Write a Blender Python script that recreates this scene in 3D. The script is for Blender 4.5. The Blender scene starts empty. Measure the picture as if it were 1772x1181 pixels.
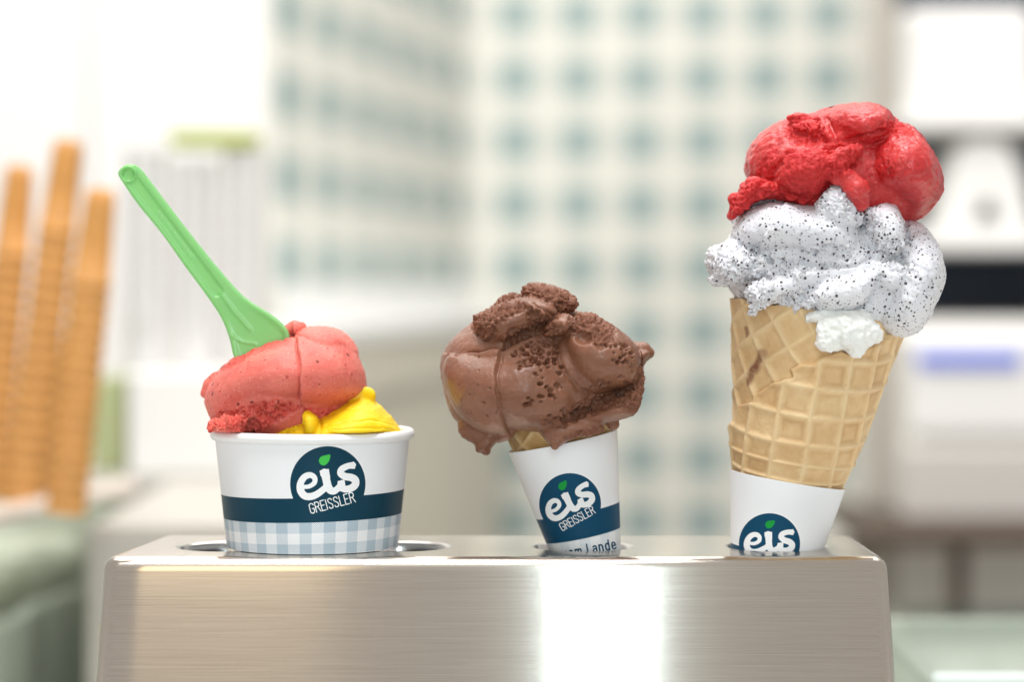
import bpy, bmesh, math, random
import numpy as np
from mathutils import Vector, Matrix

# ------------------------------------------------------------------ camera, world, lamps, exposure
S = 0.227273          # millimetres per photo pixel at 1 m from the lens
CX, HY = 886.0, 490.0  # photo pixel of the optical axis column and of the horizon
FPX = 4400.0
TOP = 130.0           # stand top above the counter, mm
ZC = TOP + (946 - HY) * S   # lens height, mm

scene = bpy.context.scene
col = scene.collection
cam_d = bpy.data.cameras.new('camera'); cam = bpy.data.objects.new('camera', cam_d); col.objects.link(cam)
cam.location = (0, -1.0, ZC / 1000); cam.rotation_euler = (math.radians(90), 0, 0)
cam_d.sensor_width = 36; cam_d.lens = FPX / 1772 * 36
cam_d.shift_y = -(590.5 - HY) / 1772
cam_d.clip_start = .02; cam_d.clip_end = 60
cam_d.dof.use_dof = True; cam_d.dof.focus_distance = .972; cam_d.dof.aperture_fstop = 4.4
scene.camera = cam

world = bpy.data.worlds.new('World'); scene.world = world; world.use_nodes = True
bg = world.node_tree.nodes['Background']
bg.inputs[0].default_value = (1.0, .965, .92, 1); bg.inputs[1].default_value = .56

def lamp(name, loc, target, size, power, color, size_y=None):
    d = bpy.data.lights.new(name, 'AREA'); d.energy = power; d.color = color; d.size = size
    if size_y: d.shape = 'RECTANGLE'; d.size_y = size_y
    o = bpy.data.objects.new(name, d); col.objects.link(o); o.location = loc
    o.rotation_euler = (Vector(target) - Vector(loc)).to_track_quat('-Z', 'Y').to_euler()
    return o
lamp('key_lamp', (.080, -1.35, .50), (.080, 0, .50), 0.036, 6.0, (.72, .92, 1.0), 1.2)
lamp('warm_shop_lamp', (-.30, -1.5, .72), (-.2, 0, .5), .26, 1.6, (1, .80, .50), .9)
lamp('background_fill', (.1, 1.25, 2.1), (.1, 2.2, .2), 2.2, 62, (1, .975, .94))  # added soft overhead light to brighten the background, no fixture there
lamp('counter_lamp', (-.15, -.45, 1.7), (0, 0, .2), .55, 21, (.98, .98, 1.0))

scene.view_settings.view_transform = 'Standard'; scene.view_settings.look = 'None'
scene.view_settings.exposure = 0.08; scene.view_settings.gamma = 1.0
scene.render.engine = 'CYCLES'
scene.cycles.use_denoising = True
scene.cycles.max_bounces = 8; scene.cycles.sample_clamp_indirect = 6

rng = np.random.RandomState(7); random.seed(7)

# ------------------------------------------------------------------ helpers: pixels, numbers
def xz(px, py, y=0.0):
    k = 1 + y / 1000
    return ((px - CX) * S * k, ZC + (HY - py) * S * k)
def to_px(P):
    k = S * (1 + P[:, 1] / 1000)
    return CX + P[:, 0] / k, HY - (P[:, 2] - ZC) / k
def far(px, py, D):          # photo pixel at distance D metres -> metres
    return Vector(((px - CX) / FPX * D, D - 1, ZC / 1000 + (HY - py) / FPX * D))
def smooth(a, b, x):
    t = np.clip((x - a) / (b - a), 0, 1); return t * t * (3 - 2 * t)
def hash3(i, j, k, seed):
    n = (i.astype(np.int64) * 374761393 + j.astype(np.int64) * 668265263 + k.astype(np.int64) * 2147483647 + seed * 1274126177) & 0xffffffff
    n = ((n ^ (n >> 13)) * 1274126177) & 0xffffffff
    n = ((n ^ (n >> 16)) * 2246822519) & 0xffffffff
    return ((n ^ (n >> 15)) & 0xffffff) / float(0xffffff)
def noise(P, scale, seed=0):
    q = P / scale; f = np.floor(q); t = q - f; t = t * t * t * (t * (t * 6 - 15) + 10)
    i, j, k = [f[:, a].astype(np.int64) for a in range(3)]
    r = 0
    for a in (0, 1):
        for b in (0, 1):
            for c in (0, 1):
                w = (t[:, 0] if a else 1 - t[:, 0]) * (t[:, 1] if b else 1 - t[:, 1]) * (t[:, 2] if c else 1 - t[:, 2])
                r = r + w * hash3(i + a, j + b, k + c, seed)
    return r * 2 - 1
def fbm(P, scale, oct=3, seed=0):
    r = 0; a = 1.0; s = 0
    for o in range(oct):
        r = r + a * noise(P, scale, seed + o * 17); s += a; a *= .55; scale *= .5
    return r / s
def closed_curve(pts, n=5):
    p = np.array(pts, float); m = len(p); out = []
    for i in range(m):
        a, b, c, d = p[i - 1], p[i], p[(i + 1) % m], p[(i + 2) % m]
        for t in np.arange(n) / n:
            out.append(.5 * ((2 * b) + (c - a) * t + (2 * a - 5 * b + 4 * c - d) * t * t + (3 * b - a - 3 * c + d) * t ** 3))
    return np.array(out)
def seg_dist(x, z, pts, radii=None, closed=False):
    d = np.full(np.broadcast(x, z).shape, 1e9)
    m = len(pts)
    for i in range(m if closed else m - 1):
        ax, az = pts[i]; bx, bz = pts[(i + 1) % m]
        ux, uz = bx - ax, bz - az; L = ux * ux + uz * uz + 1e-12
        t = np.clip(((x - ax) * ux + (z - az) * uz) / L, 0, 1)
        e = np.hypot(x - ax - t * ux, z - az - t * uz)
        if radii is not None: e = e - (radii[i] * (1 - t) + radii[(i + 1) % m] * t)
        d = np.minimum(d, e)
    return d
def poly_sd(x, z, pts):      # negative inside
    d = seg_dist(x, z, pts, None, True)
    ins = np.zeros(d.shape, bool); m = len(pts)
    for i in range(m):
        ax, az = pts[i]; bx, bz = pts[(i + 1) % m]
        if az == bz: continue
        c = (az > z) != (bz > z)
        ins ^= c & (x < (bx - ax) * (z - az) / (bz - az) + ax)
    return np.where(ins, -d, d)
def crop(ox, oy, s, pts): return [(ox + x / s, oy + y / s) for x, y in pts]

# ------------------------------------------------------------------ helpers: objects
def tag(o, label, cat=None, group=None, kind=None):
    o['label'] = label
    if cat: o['category'] = cat
    if group: o['group'] = group
    if kind: o['kind'] = kind
    return o
def empty(name, loc):
    o = bpy.data.objects.new(name, None); col.objects.link(o); o.location = loc; o.empty_display_size = .01; return o
def mesh_obj(name, V, F, mat, base=(0, 0, 0), parent=None, mm=True, flat=False, attrs=None):
    V = np.asarray(V, float)
    if mm: V = V / 1000
    b = np.array(base, float) if not mm else np.array(base, float) / 1000
    me = bpy.data.meshes.new(name)
    me.from_pydata((V - b).tolist() if not isinstance(F, np.ndarray) else [], [], F if not isinstance(F, np.ndarray) else []) if not isinstance(F, np.ndarray) else None
    if isinstance(F, np.ndarray):
        n = len(V); q = F.shape[1]
        me.vertices.add(n); me.vertices.foreach_set('co', (V - b).astype(np.float32).ravel())
        me.loops.add(F.size); me.loops.foreach_set('vertex_index', F.astype(np.int32).ravel())
        me.polygons.add(len(F)); me.polygons.foreach_set('loop_start', (np.arange(len(F)) * q).astype(np.int32))
        me.update(calc_edges=True); me.validate()
    if not flat: me.polygons.foreach_set('use_smooth', np.ones(len(me.polygons), bool))
    for k, v in (attrs or {}).items():
        a = me.attributes.new(k, 'FLOAT', 'POINT'); a.data.foreach_set('value', np.asarray(v, np.float32))
    me.materials.append(mat)
    o = bpy.data.objects.new(name, me); col.objects.link(o)
    o.location = b
    if parent: o.parent = parent; o.location = Vector(b) - parent.location
    return o
def box_data(x0, x1, y0, y1, z0, z1, bev=0.0, seg=2):
    bm = bmesh.new(); bmesh.ops.create_cube(bm, size=1)
    for v in bm.verts:
        v.co = Vector(((x0 + x1) / 2 + v.co.x * (x1 - x0), (y0 + y1) / 2 + v.co.y * (y1 - y0), (z0 + z1) / 2 + v.co.z * (z1 - z0)))
    if bev: bmesh.ops.bevel(bm, geom=bm.edges[:], offset=bev, segments=seg, affect='EDGES', profile=.5)
    return bm
def bm_obj(name, bm, mat, base=(0, 0, 0), parent=None, smooth_=False, rotz=0):
    for v in bm.verts: v.co -= Vector(base)
    me = bpy.data.meshes.new(name); bm.normal_update(); bm.to_mesh(me); bm.free()
    if smooth_: me.polygons.foreach_set('use_smooth', np.ones(len(me.polygons), bool))
    me.materials.append(mat); o = bpy.data.objects.new(name, me); col.objects.link(o)
    o.location = base
    if rotz: o.rotation_euler.z = rotz
    if parent: o.parent = parent; o.location = Vector(base) - parent.location
    return o
def box(name, x0, x1, y0, y1, z0, z1, mat, parent=None, bev=.003):
    return bm_obj(name, box_data(x0, x1, y0, y1, z0, z1, bev), mat, ((x0 + x1) / 2, (y0 + y1) / 2, z0), parent)
def revolve(profile, n=96):        # [(r,z)] -> V,F around z
    V = []; F = []
    for r, z in profile:
        for i in range(n):
            a = 2 * math.pi * i / n; V.append((r * math.cos(a), r * math.sin(a), z))
    for j in range(len(profile) - 1):
        for i in range(n):
            k = (i + 1) % n; F.append((j * n + i, j * n + k, (j + 1) * n + k, (j + 1) * n + i))
    return np.array(V), np.array(F)

# ------------------------------------------------------------------ helpers: materials
class M:
    def __init__(s, name):
        s.m = bpy.data.materials.new(name); s.m.use_nodes = True; s.nt = s.m.node_tree
        s.n = s.nt.nodes; s.p = s.n['Principled BSDF']
    def set(s, **k):
        for a, v in k.items():
            i = s.p.inputs[a.replace('_', ' ')]
            if hasattr(v, 'is_output'): s.nt.links.new(v, i)
            else: i.default_value = v if not (isinstance(v, tuple) and len(v) == 3 and i.type == 'RGBA') else (*v, 1)
        return s
    def node(s, t, **k):
        n = s.n.new(t)
        for a, v in k.items():
            if a in ('ins',):
                for i, w in v.items():
                    if hasattr(w, 'is_output'): s.nt.links.new(w, n.inputs[i])
                    else: n.inputs[i].default_value = w if not (isinstance(w, tuple) and len(w) == 3 and n.inputs[i].type == 'RGBA') else (*w, 1)
            else: setattr(n, a, v)
        return n
    def math(s, op, a, b=0.0, c=None):
        ins = {0: a, 1: b}
        if c is not None: ins[2] = c
        return s.node('ShaderNodeMath', operation=op, ins=ins).outputs[0]
    def mix(s, f, a, b):
        n = s.node('ShaderNodeMix', data_type='RGBA', ins={0: f, 6: a, 7: b}); return n.outputs[2]
    def attr(s, name): return s.node('ShaderNodeAttribute', attribute_name=name).outputs['Fac']
    def coord(s, scale=(1, 1, 1), which='Object'):
        c = s.node('ShaderNodeTexCoord').outputs[which]
        return s.node('ShaderNodeMapping', ins={0: c, 3: scale}).outputs[0]
    def noise(s, vec, scale, detail=3, rough=.55):
        return s.node('ShaderNodeTexNoise', ins={'Vector': vec, 'Scale': scale, 'Detail': detail, 'Roughness': rough}).outputs[0]
    def ramp(s, f, a, b):
        return s.node('ShaderNodeMapRange', ins={0: f, 1: a, 2: b}).outputs[0]
    def bump(s, h, strength, dist, prev=None):
        ins = {'Height': h, 'Strength': strength, 'Distance': dist}
        if prev is not None: ins['Normal'] = prev
        return s.node('ShaderNodeBump', ins=ins).outputs[0]
def plain(name, c, rough=.5, var=.06, scale=20, **k):
    m = M(name); n = m.noise(m.coord(), scale, 3)
    m.set(Base_Color=m.mix(n, tuple(x * (1 - var) for x in c), tuple(min(1, x * (1 + var)) for x in c)), Roughness=rough, **k)
    return m.m

def ice_mat(name, c_lo, c_hi, rough_c, sss_r, rough=.45, wet=.25, specks=None, bump=.35, sss=.35, rseed=0):
    m = M(name); v = m.coord()
    n1 = m.noise(v, 60, 3); n2 = m.noise(v, 420, 4, .65); n3 = m.noise(v, 1500, 3, .6)
    ra = m.attr('rough')
    c = m.mix(m.ramp(n1, .3, .7), c_lo, c_hi)
    c = m.mix(ra, c, m.mix(n2, rough_c, c))
    c = m.mix(m.math('MULTIPLY', m.ramp(n2, .45, .8), .22), c, tuple(min(1, x * 1.25 + .012) for x in c_hi)); c = m.mix(m.math('MULTIPLY', m.ramp(n3, .35, .65), .16), c, tuple(x * .6 for x in c_lo))
    if specks:
        for (scale, th, colr, amt, q) in specks:
            vo = m.node('ShaderNodeTexVoronoi', ins={'Vector': v, 'Scale': scale, 'Randomness': 1.0})
            keep = m.math('LESS_THAN', m.node('ShaderNodeSeparateColor', ins={0: vo.outputs['Color']}).outputs[0], m.math('MULTIPLY', m.math('ADD', n1, .5), q))
            size = m.math('MULTIPLY_ADD', m.node('ShaderNodeSeparateColor', ins={0: vo.outputs['Color']}).outputs[1], th * .9, th * .45)
            d = m.math('ADD', vo.outputs['Distance'], m.math('MULTIPLY', m.math('SUBTRACT', n3, .5), th * .8))
            f = m.math('MULTIPLY', m.math('MULTIPLY', m.math('LESS_THAN', d, size), keep), amt)
            c = m.mix(f, c, colr)
    h = m.math('ADD', m.math('MULTIPLY', n2, 1.0), m.math('MULTIPLY', n3, .5))
    b = m.bump(m.noise(v, 3200, 2, .5), .25, .0002, m.bump(h, bump, .0006))
    r = m.math('MULTIPLY_ADD', ra, .3, m.math('MULTIPLY_ADD', n1, .25, rough - .12))
    m.set(Base_Color=c, Roughness=r, Normal=b, Coat_Weight=m.math('MULTIPLY', m.math('SUBTRACT', 1.0, ra), wet), Coat_Roughness=.14, Coat_IOR=1.34,
          Subsurface_Weight=sss, Subsurface_Radius=sss_r, Subsurface_Scale=.0022, Specular_IOR_Level=.4)
    return m.m

# ------------------------------------------------------------------ soft shapes: fields in mm, then a skin of small quads
def balloon(d, h, R):
    """0 on the outline, 1 at the fullest point, no creases between: a membrane blown up inside the outline"""
    lam2 = (R * .62) ** 2
    u = None
    for lv, its in ((4, 260), (2, 120), (1, 50)):
        dd = d[::lv, ::lv]; hh = h * lv; ins = dd > 0
        out = dd / R * 2.0
        if u is None: v = np.where(ins, np.minimum(dd / R, 1), out)
        else:
            v = np.repeat(np.repeat(u, 2, 0), 2, 1)[:dd.shape[0], :dd.shape[1]]
            if v.shape != dd.shape: v = np.pad(v, ((0, dd.shape[0] - v.shape[0]), (0, dd.shape[1] - v.shape[1])), 'edge')
        k = hh * hh / lam2
        ghost = np.where(ins, 0, np.maximum(out, -2.5))
        for _ in range(its):
            w = np.pad(v, 1, 'edge')
            v = np.where(ins, (w[:-2, 1:-1] + w[2:, 1:-1] + w[1:-1, :-2] + w[1:-1, 2:] + k) / (4 + k), ghost)
        u = v
    m = u.max()
    return np.where(d > 0, u / m, np.maximum(d / R * 2.0, -3))

class Field:
    def __init__(s, x0, x1, y0, y1, z0, z1, h=.5):
        s.h = h; s.o = np.array([x0, y0, z0])
        s.x = np.arange(x0, x1, h, dtype=np.float32); s.y = np.arange(y0, y1, h, dtype=np.float32); s.z = np.arange(z0, z1, h, dtype=np.float32)
        s.f = None
    def add(s, g, k=1.5):
        g = g.astype(np.float32)
        if s.f is None: s.f = g; return s
        if k <= 0: s.f = np.minimum(s.f, g); return s
        hh = np.clip(.5 + .5 * (g - s.f) / k, 0, 1)
        s.f = g * (1 - hh) + s.f * hh - k * hh * (1 - hh)
        return s
    def cut(s, g, k=1.0):
        g = -g.astype(np.float32)
        hh = np.clip(.5 - .5 * (g - s.f) / k, 0, 1)
        s.f = g * (1 - hh) + s.f * hh + k * hh * (1 - hh); return s
    def pillow(s, pts, yc, hmax, R, slope=0.0):      # an outline given a body: rounded over R mm, half thickness hmax mm
        P = np.array([xz(px, py, yc) for px, py in closed_curve(pts)])
        X, Z = np.meshgrid(s.x, s.z, indexing='ij')
        d = -poly_sd(X.ravel(), Z.ravel(), P).reshape(X.shape)
        U = balloon(d, s.h, R)
        yy = (s.y[None, :, None] - yc) / hmax
        return (np.sqrt(np.maximum(1 - U, 0)[:, None, :] + yy ** 2) - 1) * min(R, hmax)
    def ell(s, px, py, yc, rx, ry, rz, rot=0):
        cx, cz = xz(px, py, yc); c, sn = math.cos(math.radians(rot)), math.sin(math.radians(rot))
        X = s.x[:, None, None] - cx; Z = s.z[None, None, :] - cz; Y = s.y[None, :, None] - yc
        u = X * c + Z * sn; w = -X * sn + Z * c
        return (np.sqrt((u / rx) ** 2 + (Y / ry) ** 2 + (w / rz) ** 2) - 1) * min(rx, ry, rz)
    def chain(s, pts):                                # [(px,py,y,r)]
        g = None
        X, Y, Z = s.x[:, None, None], s.y[None, :, None], s.z[None, None, :]
        for (a, b) in zip(pts[:-1], pts[1:]):
            A = np.array([*xz(a[0], a[1], a[2]), a[2]]); B = np.array([*xz(b[0], b[1], b[2]), b[2]])
            u = B - A; L = (u ** 2).sum() + 1e-9
            t = np.clip(((X - A[0]) * u[0] + (Z - A[1]) * u[1] + (Y - A[2]) * u[2]) / L, 0, 1)
            e = np.sqrt((X - A[0] - t * u[0]) ** 2 + (Z - A[1] - t * u[1]) ** 2 + (Y - A[2] - t * u[2]) ** 2) - (a[3] * (1 - t) + b[3] * t)
            g = e if g is None else np.minimum(g, e)
        return g
    def skin(s, relax=3):
        f = s.f; sg = f < 0
        c = np.zeros(tuple(n - 1 for n in f.shape), np.int8)
        for a in (0, 1):
            for b in (0, 1):
                for d in (0, 1):
                    c += sg[a:a + c.shape[0], b:b + c.shape[1], d:d + c.shape[2]]
        act = (c > 0) & (c < 8); I = np.argwhere(act)
        idx = np.full(c.shape, -1, np.int64); idx[act] = np.arange(len(I))
        acc = np.zeros((len(I), 3)); cnt = np.zeros(len(I))
        cor = [(a, b, d) for a in (0, 1) for b in (0, 1) for d in (0, 1)]
        val = {q: f[I[:, 0] + q[0], I[:, 1] + q[1], I[:, 2] + q[2]] for q in cor}
        for q in cor:
            for ax in range(3):
                if q[ax]: continue
                r = list(q); r[ax] = 1; r = tuple(r)
                va, vb = val[q], val[r]; m = (va < 0) != (vb < 0)
                t = np.where(m, va / np.where(m, va - vb, 1), 0)
                p = np.array(q, float)[None, :].repeat(len(I), 0); p[:, ax] += t
                acc += p * m[:, None]; cnt += m
        V = (I + acc / cnt[:, None]) * s.h + s.o
        F = []
        for ax in range(3):
            b1, b2 = [(1, 2), (2, 0), (0, 1)][ax]
            sl0 = [slice(None)] * 3; sl1 = [slice(None)] * 3; sl0[ax] = slice(0, -1); sl1[ax] = slice(1, None)
            A, B = sg[tuple(sl0)], sg[tuple(sl1)]
            E = np.argwhere(A != B); E = E[(E[:, b1] > 0) & (E[:, b2] > 0) & (E[:, b1] < f.shape[b1] - 1) & (E[:, b2] < f.shape[b2] - 1)]
            fl = A[E[:, 0], E[:, 1], E[:, 2]]
            def cell(d1, d2):
                q = E.copy(); q[:, b1] += d1; q[:, b2] += d2; return idx[q[:, 0], q[:, 1], q[:, 2]]
            Q = np.stack([cell(-1, -1), cell(0, -1), cell(0, 0), cell(-1, 0)], 1)
            Q[~fl] = Q[~fl][:, ::-1]; F.append(Q)
        F = np.concatenate(F); F = F[(F >= 0).all(1)]
        for _ in range(relax): V = relax_step(V, F)
        return V, F
def relax_step(V, F, w=.5):
    n = len(V); acc = np.zeros((n, 3)); cnt = np.zeros(n)
    for a, b in ((0, 1), (1, 2), (2, 3), (3, 0)):
        for i, j in ((F[:, a], F[:, b]), (F[:, b], F[:, a])):
            cnt += np.bincount(i, minlength=n)
            for k in range(3): acc[:, k] += np.bincount(i, V[j, k], minlength=n)
    return V * (1 - w) + w * acc / np.maximum(cnt, 1)[:, None]
def normals(V, F):
    n = np.cross(V[F[:, 2]] - V[F[:, 0]], V[F[:, 3]] - V[F[:, 1]]); N = np.zeros_like(V)
    for a in range(4):
        for k in range(3): N[:, k] += np.bincount(F[:, a], n[:, k], minlength=len(V))
    return N / np.maximum(np.linalg.norm(N, axis=1), 1e-9)[:, None]

class Skin:                      # carve detail into a skin, along its normals, in front-view photo coordinates
    def __init__(s, V, F):
        s.V, s.F = V, F; s.N = normals(V, F); s.px, s.py = to_px(V); s.px = s.px + 3.2 * fbm(V, 5, 3, 901); s.py = s.py + 3.2 * fbm(V, 5, 3, 902); s.mod = .65 + .7 * (noise(V, 7, 903) * .5 + .5); s.d = np.zeros(len(V)); s.rough = np.zeros(len(V))
        s.front = smooth(.05, -.35, s.N[:, 1])
    def inside(s, pts, feather): return smooth(feather, -feather, poly_sd(s.px, s.py, closed_curve(pts, 4)))
    def groove(s, pts, w, depth, lip=0.0):
        lip = lip * .25
        d = seg_dist(s.px, s.py, pts); s.d -= s.front * s.mod * depth * (np.exp(-(d / w) ** 2) - lip * np.exp(-((d - 2 * w) / w) ** 2)); return s
    def ridge(s, pts, w, hgt): d = seg_dist(s.px, s.py, pts); s.d += s.front * hgt * np.exp(-(d / w) ** 2); return s
    def step(s, pts, hgt, fall, w=2.0):      # ground to the right of the line's direction stands proud
        d = seg_dist(s.px, s.py, pts); best = np.full(len(d), 1e9); side = np.zeros(len(d))
        for (ax, ay), (bx, by) in zip(pts[:-1], pts[1:]):
            ux, uy = bx - ax, by - ay; L = math.hypot(ux, uy); t = np.clip(((s.px - ax) * ux + (s.py - ay) * uy) / L ** 2, 0, 1)
            e = np.hypot(s.px - ax - t * ux, s.py - ay - t * uy); m = e < best; best[m] = e[m]; side[m] = ((ux * (s.py - ay) - uy * (s.px - ax)) / L)[m]
        s.d += s.front * hgt * (smooth(-w, w, side) - .5) * np.exp(-(d / fall) ** 2); return s
    def crumble(s, mask, amp, scale, seed=0, push=0.0):
        n = fbm(s.V, scale, 3, seed); n2 = 1 - 2 * np.abs(noise(s.V, scale * .7, seed + 5))
        s.d += mask * (amp * (1.0 * n - .45 * np.maximum(n2, 0) + .38 * noise(s.V, .95, seed + 9)) + push); s.rough = np.maximum(s.rough, mask); return s
    def pits(s, pts, n, r, depth, seed=1):
        g = np.random.RandomState(seed); P = np.array(pts); lo, hi = P.min(0), P.max(0); k = 0
        while k < n:
            c = lo + g.rand(2) * (hi - lo)
            if poly_sd(np.array([c[0]]), np.array([c[1]]), pts)[0] > 0: continue
            rr = r * (.5 + g.rand()); e = np.hypot((s.px - c[0]) / (1 + .5 * g.rand()), s.py - c[1])
            m = e < rr * 3; s.d[m] -= (s.front * depth * (.5 + .5 * rr / r))[m] * np.exp(-(e[m] / rr) ** 4); k += 1
        return s
    def general(s, amp, scale, seed=0, oct=3): s.d += amp * fbm(s.V, scale, oct, seed); return s
    def done(s, name, mat, parent=None, relax=0):
        V = s.V + s.N * s.d[:, None]
        for _ in range(relax): V = relax_step(V, s.F, .35)
        lo = V.min(0); hi = V.max(0)
        return mesh_obj(name, V, s.F, mat, ((lo[0] + hi[0]) / 2, (lo[1] + hi[1]) / 2, lo[2]), parent, attrs={'rough': s.rough})

# ================================================================== SETTING
def gingham(name, px_, pz_, ox, oz, axis='X', plain_above=None):
    m = M(name); c = m.coord(); sp = m.node('ShaderNodeSeparateXYZ', ins={0: c})
    def stripe(v, per, off):
        t = m.math('FRACT', m.math('MULTIPLY_ADD', v, 1 / per, off + 1000)); return m.math('LESS_THAN', t, .52)
    a = stripe(sp.outputs[0], px_, ox); b = stripe(sp.outputs[2], pz_, oz)
    hat = m.math('LESS_THAN', m.math('FRACT', m.math('MULTIPLY', m.math('ADD', sp.outputs[0], sp.outputs[2]), 160.0)), .5)
    one = m.math('MULTIPLY', m.math('ABSOLUTE', m.math('SUBTRACT', a, b)), hat); both = m.math('MULTIPLY', a, b)
    f = m.math('ADD', m.math('MULTIPLY', one, .42), both)
    cc = m.mix(f, (.90, .88, .80), (.30, .42, .42))
    m.set(Base_Color=cc, Roughness=.6); return m.m

white_paint = plain('white_paint', (.86, .84, .80), .45, .02, 6)
white_gloss = plain('white_gloss', (.88, .87, .85), .25, .015, 6)
cream_paint = plain('cream_paint', (.70, .66, .56), .5, .03, 5)
grey_top = plain('grey_worktop', (.50, .48, .43), .45, .06, 9)
floor_mat = plain('floor_tile', (.42, .40, .36), .5, .08, 4)
navy_dark = plain('navy_dark', (.006, .016, .04), .5, .1, 8)
brown_wood = plain('dark_wood', (.07, .045, .03), .5, .15, 12)
olive = plain('olive_card', (.42, .46, .24), .6, .05, 12)
green_label = plain('green_label', (.45, .50, .12), .6, .05, 12)
grey_metal = plain('grey_post', (.45, .42, .37), .4, .05, 12)

def struct(o): o['kind'] = 'structure'; return o
def wall(name, a, b, z0, z1, mat, thick=.05):     # a, b in (x,y) metres; local X along the wall, local Z up from the lens height
    a, b = Vector(a), Vector(b); L = (b - a).length; ang = math.atan2(b.y - a.y, b.x - a.x)
    bm = box_data(0, L, 0, thick, z0, z1, 0)
    me = bpy.data.meshes.new(name); bm.to_mesh(me); bm.free(); me.materials.append(mat)
    o = bpy.data.objects.new(name, me); col.objects.link(o); o.location = (a.x, a.y, ZC / 1000); o.rotation_euler.z = ang
    return struct(o)
FLOOR = -.95
cb = far(815, 0, 4.07)
# back wall: first dark square centred on column 893, rows centred near y 470
wall('wall_back', (cb.x, 3.07), (2.6, 3.07), FLOOR - ZC / 1000, 2.2, gingham('gingham_back', .1, .1017, .26 - (893 - 815) / 4400 * 4.07 / .1, .26 - (490 - 465) / 4400 * 4.07 / .1017))
la = far(475, 0, 3.04)
lw = Vector((cb.x - la.x, 4.07 - 3.04)); Lw = lw.length
wall('wall_left', (la.x, 2.04), (cb.x - .004, 3.07), FLOOR - ZC / 1000, .53, gingham('gingham_left', .181, .1017, .26 - .24 / .181, .26 - .025 / .1017))
plaster = plain('pink_white_plaster', (.86, .81, .75), .6, .02, 4)
wall('wall_left_upper', (la.x - .003, 2.05), (cb.x - .007, 3.08), .533, 2.2, plaster)
fl = box('floor', -2.5, 2.8, -2.2, 3.3, FLOOR - .1, FLOOR, floor_mat, bev=0); struct(fl)

# the serving counter under the stand
counter = box('serving_counter', -.75, .75, -.16, .12, FLOOR + .002, 0.0, white_gloss, bev=.006)
tag(counter, 'white serving counter carrying the steel cone stand', 'counter')

# white tall cabinet at left, back counter, worktop
tall = empty('tall_cabinet', (-.6, 2.3, FLOOR + .002))
box('carcass', -1.3, la.x - .006, 2.0, 2.55, FLOOR + .002, 1.6, white_paint, tall)
for k, (x0, x1) in enumerate([(-1.29, -.80), (-.795, -.50), (-.495, la.x - .01)]):
    box('door', x0, x1, 1.985, 1.999, FLOOR + .1, 1.58, white_gloss, tall, .004)
tag(tall, 'tall plain white cabinet beside the checked wall', 'cabinet')

zt = ZC / 1000 - .046
bc = empty('back_counter', (-.12, 2.4, FLOOR + .002))
A, B = far(478, 0, 2.45), far(868, 0, 3.75); A.z = B.z = 0
def prism(name, pts, z0, z1, mat, parent=None, bev=.004):
    bm = bmesh.new(); vs = [bm.verts.new((p[0], p[1], z0)) for p in pts]; f = bm.faces.new(vs)
    r = bmesh.ops.extrude_face_region(bm, geom=[f]); bmesh.ops.translate(bm, verts=[g for g in r['geom'] if isinstance(g, bmesh.types.BMVert)], vec=(0, 0, z1 - z0))
    bmesh.ops.recalc_face_normals(bm, faces=bm.faces[:])
    if bev: bmesh.ops.bevel(bm, geom=bm.edges[:], offset=bev, segments=2, affect='EDGES')
    c = (sum(p[0] for p in pts) / len(pts), sum(p[1] for p in pts) / len(pts), z0)
    return bm_obj(name, bm, mat, c, parent)
wl = Vector((la.x + .01, 2.04, 0)); wr = Vector((cb.x + .006, 3.06, 0))
foot = [(A.x, A.y), (B.x, B.y), (B.x, 3.062), (wr.x, wr.y), (wl.x + .004, wl.y + .01), (wl.x + .004, A.y + .05)]
prism('front_panel', foot, FLOOR + .002, zt - .022, cream_paint, bc)
foot2 = [(A.x - .006, A.y - .012), (B.x + .008, B.y - .012), (B.x + .008, 3.064), (wr.x, wr.y), (wl.x + .002, wl.y + .008), (wl.x - .02, A.y + .05)]
top_white = plain('white_worktop', (.92, .92, .91), .3, .01, 5)
prism('worktop', foot2, zt - .021, zt, top_white, bc, .003)
tag(bc, 'cream back counter with a bright white worktop below the checked wall', 'counter')
dn = Vector((B.y - A.y, -(B.x - A.x), 0)).normalized()
for zz in (zt - .075,):
    a_, b_ = A + dn * .001, B + dn * .001
    prism('rail', [(a_.x, a_.y), (b_.x, b_.y), ((b_ + dn * .006).x, (b_ + dn * .006).y), ((a_ + dn * .006).x, (a_ + dn * .006).y)], zz - .006, zz, grey_top, bc, 0)
splash = wall('backsplash', (la.x + .012, 2.038), (cb.x + .006, 3.052), -.0455, -.002, top_white, .006)
lampbm = None

wt = prism('work_table', [(-.272, .62), (-.12, .62), (-.12, 1.38), (-.62, 1.38), (-.62, 1.0), (-.272, 1.0)], FLOOR + .002, .078, grey_top)
tag(wt, 'grey topped work table behind the waffle cones', 'table')

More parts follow.
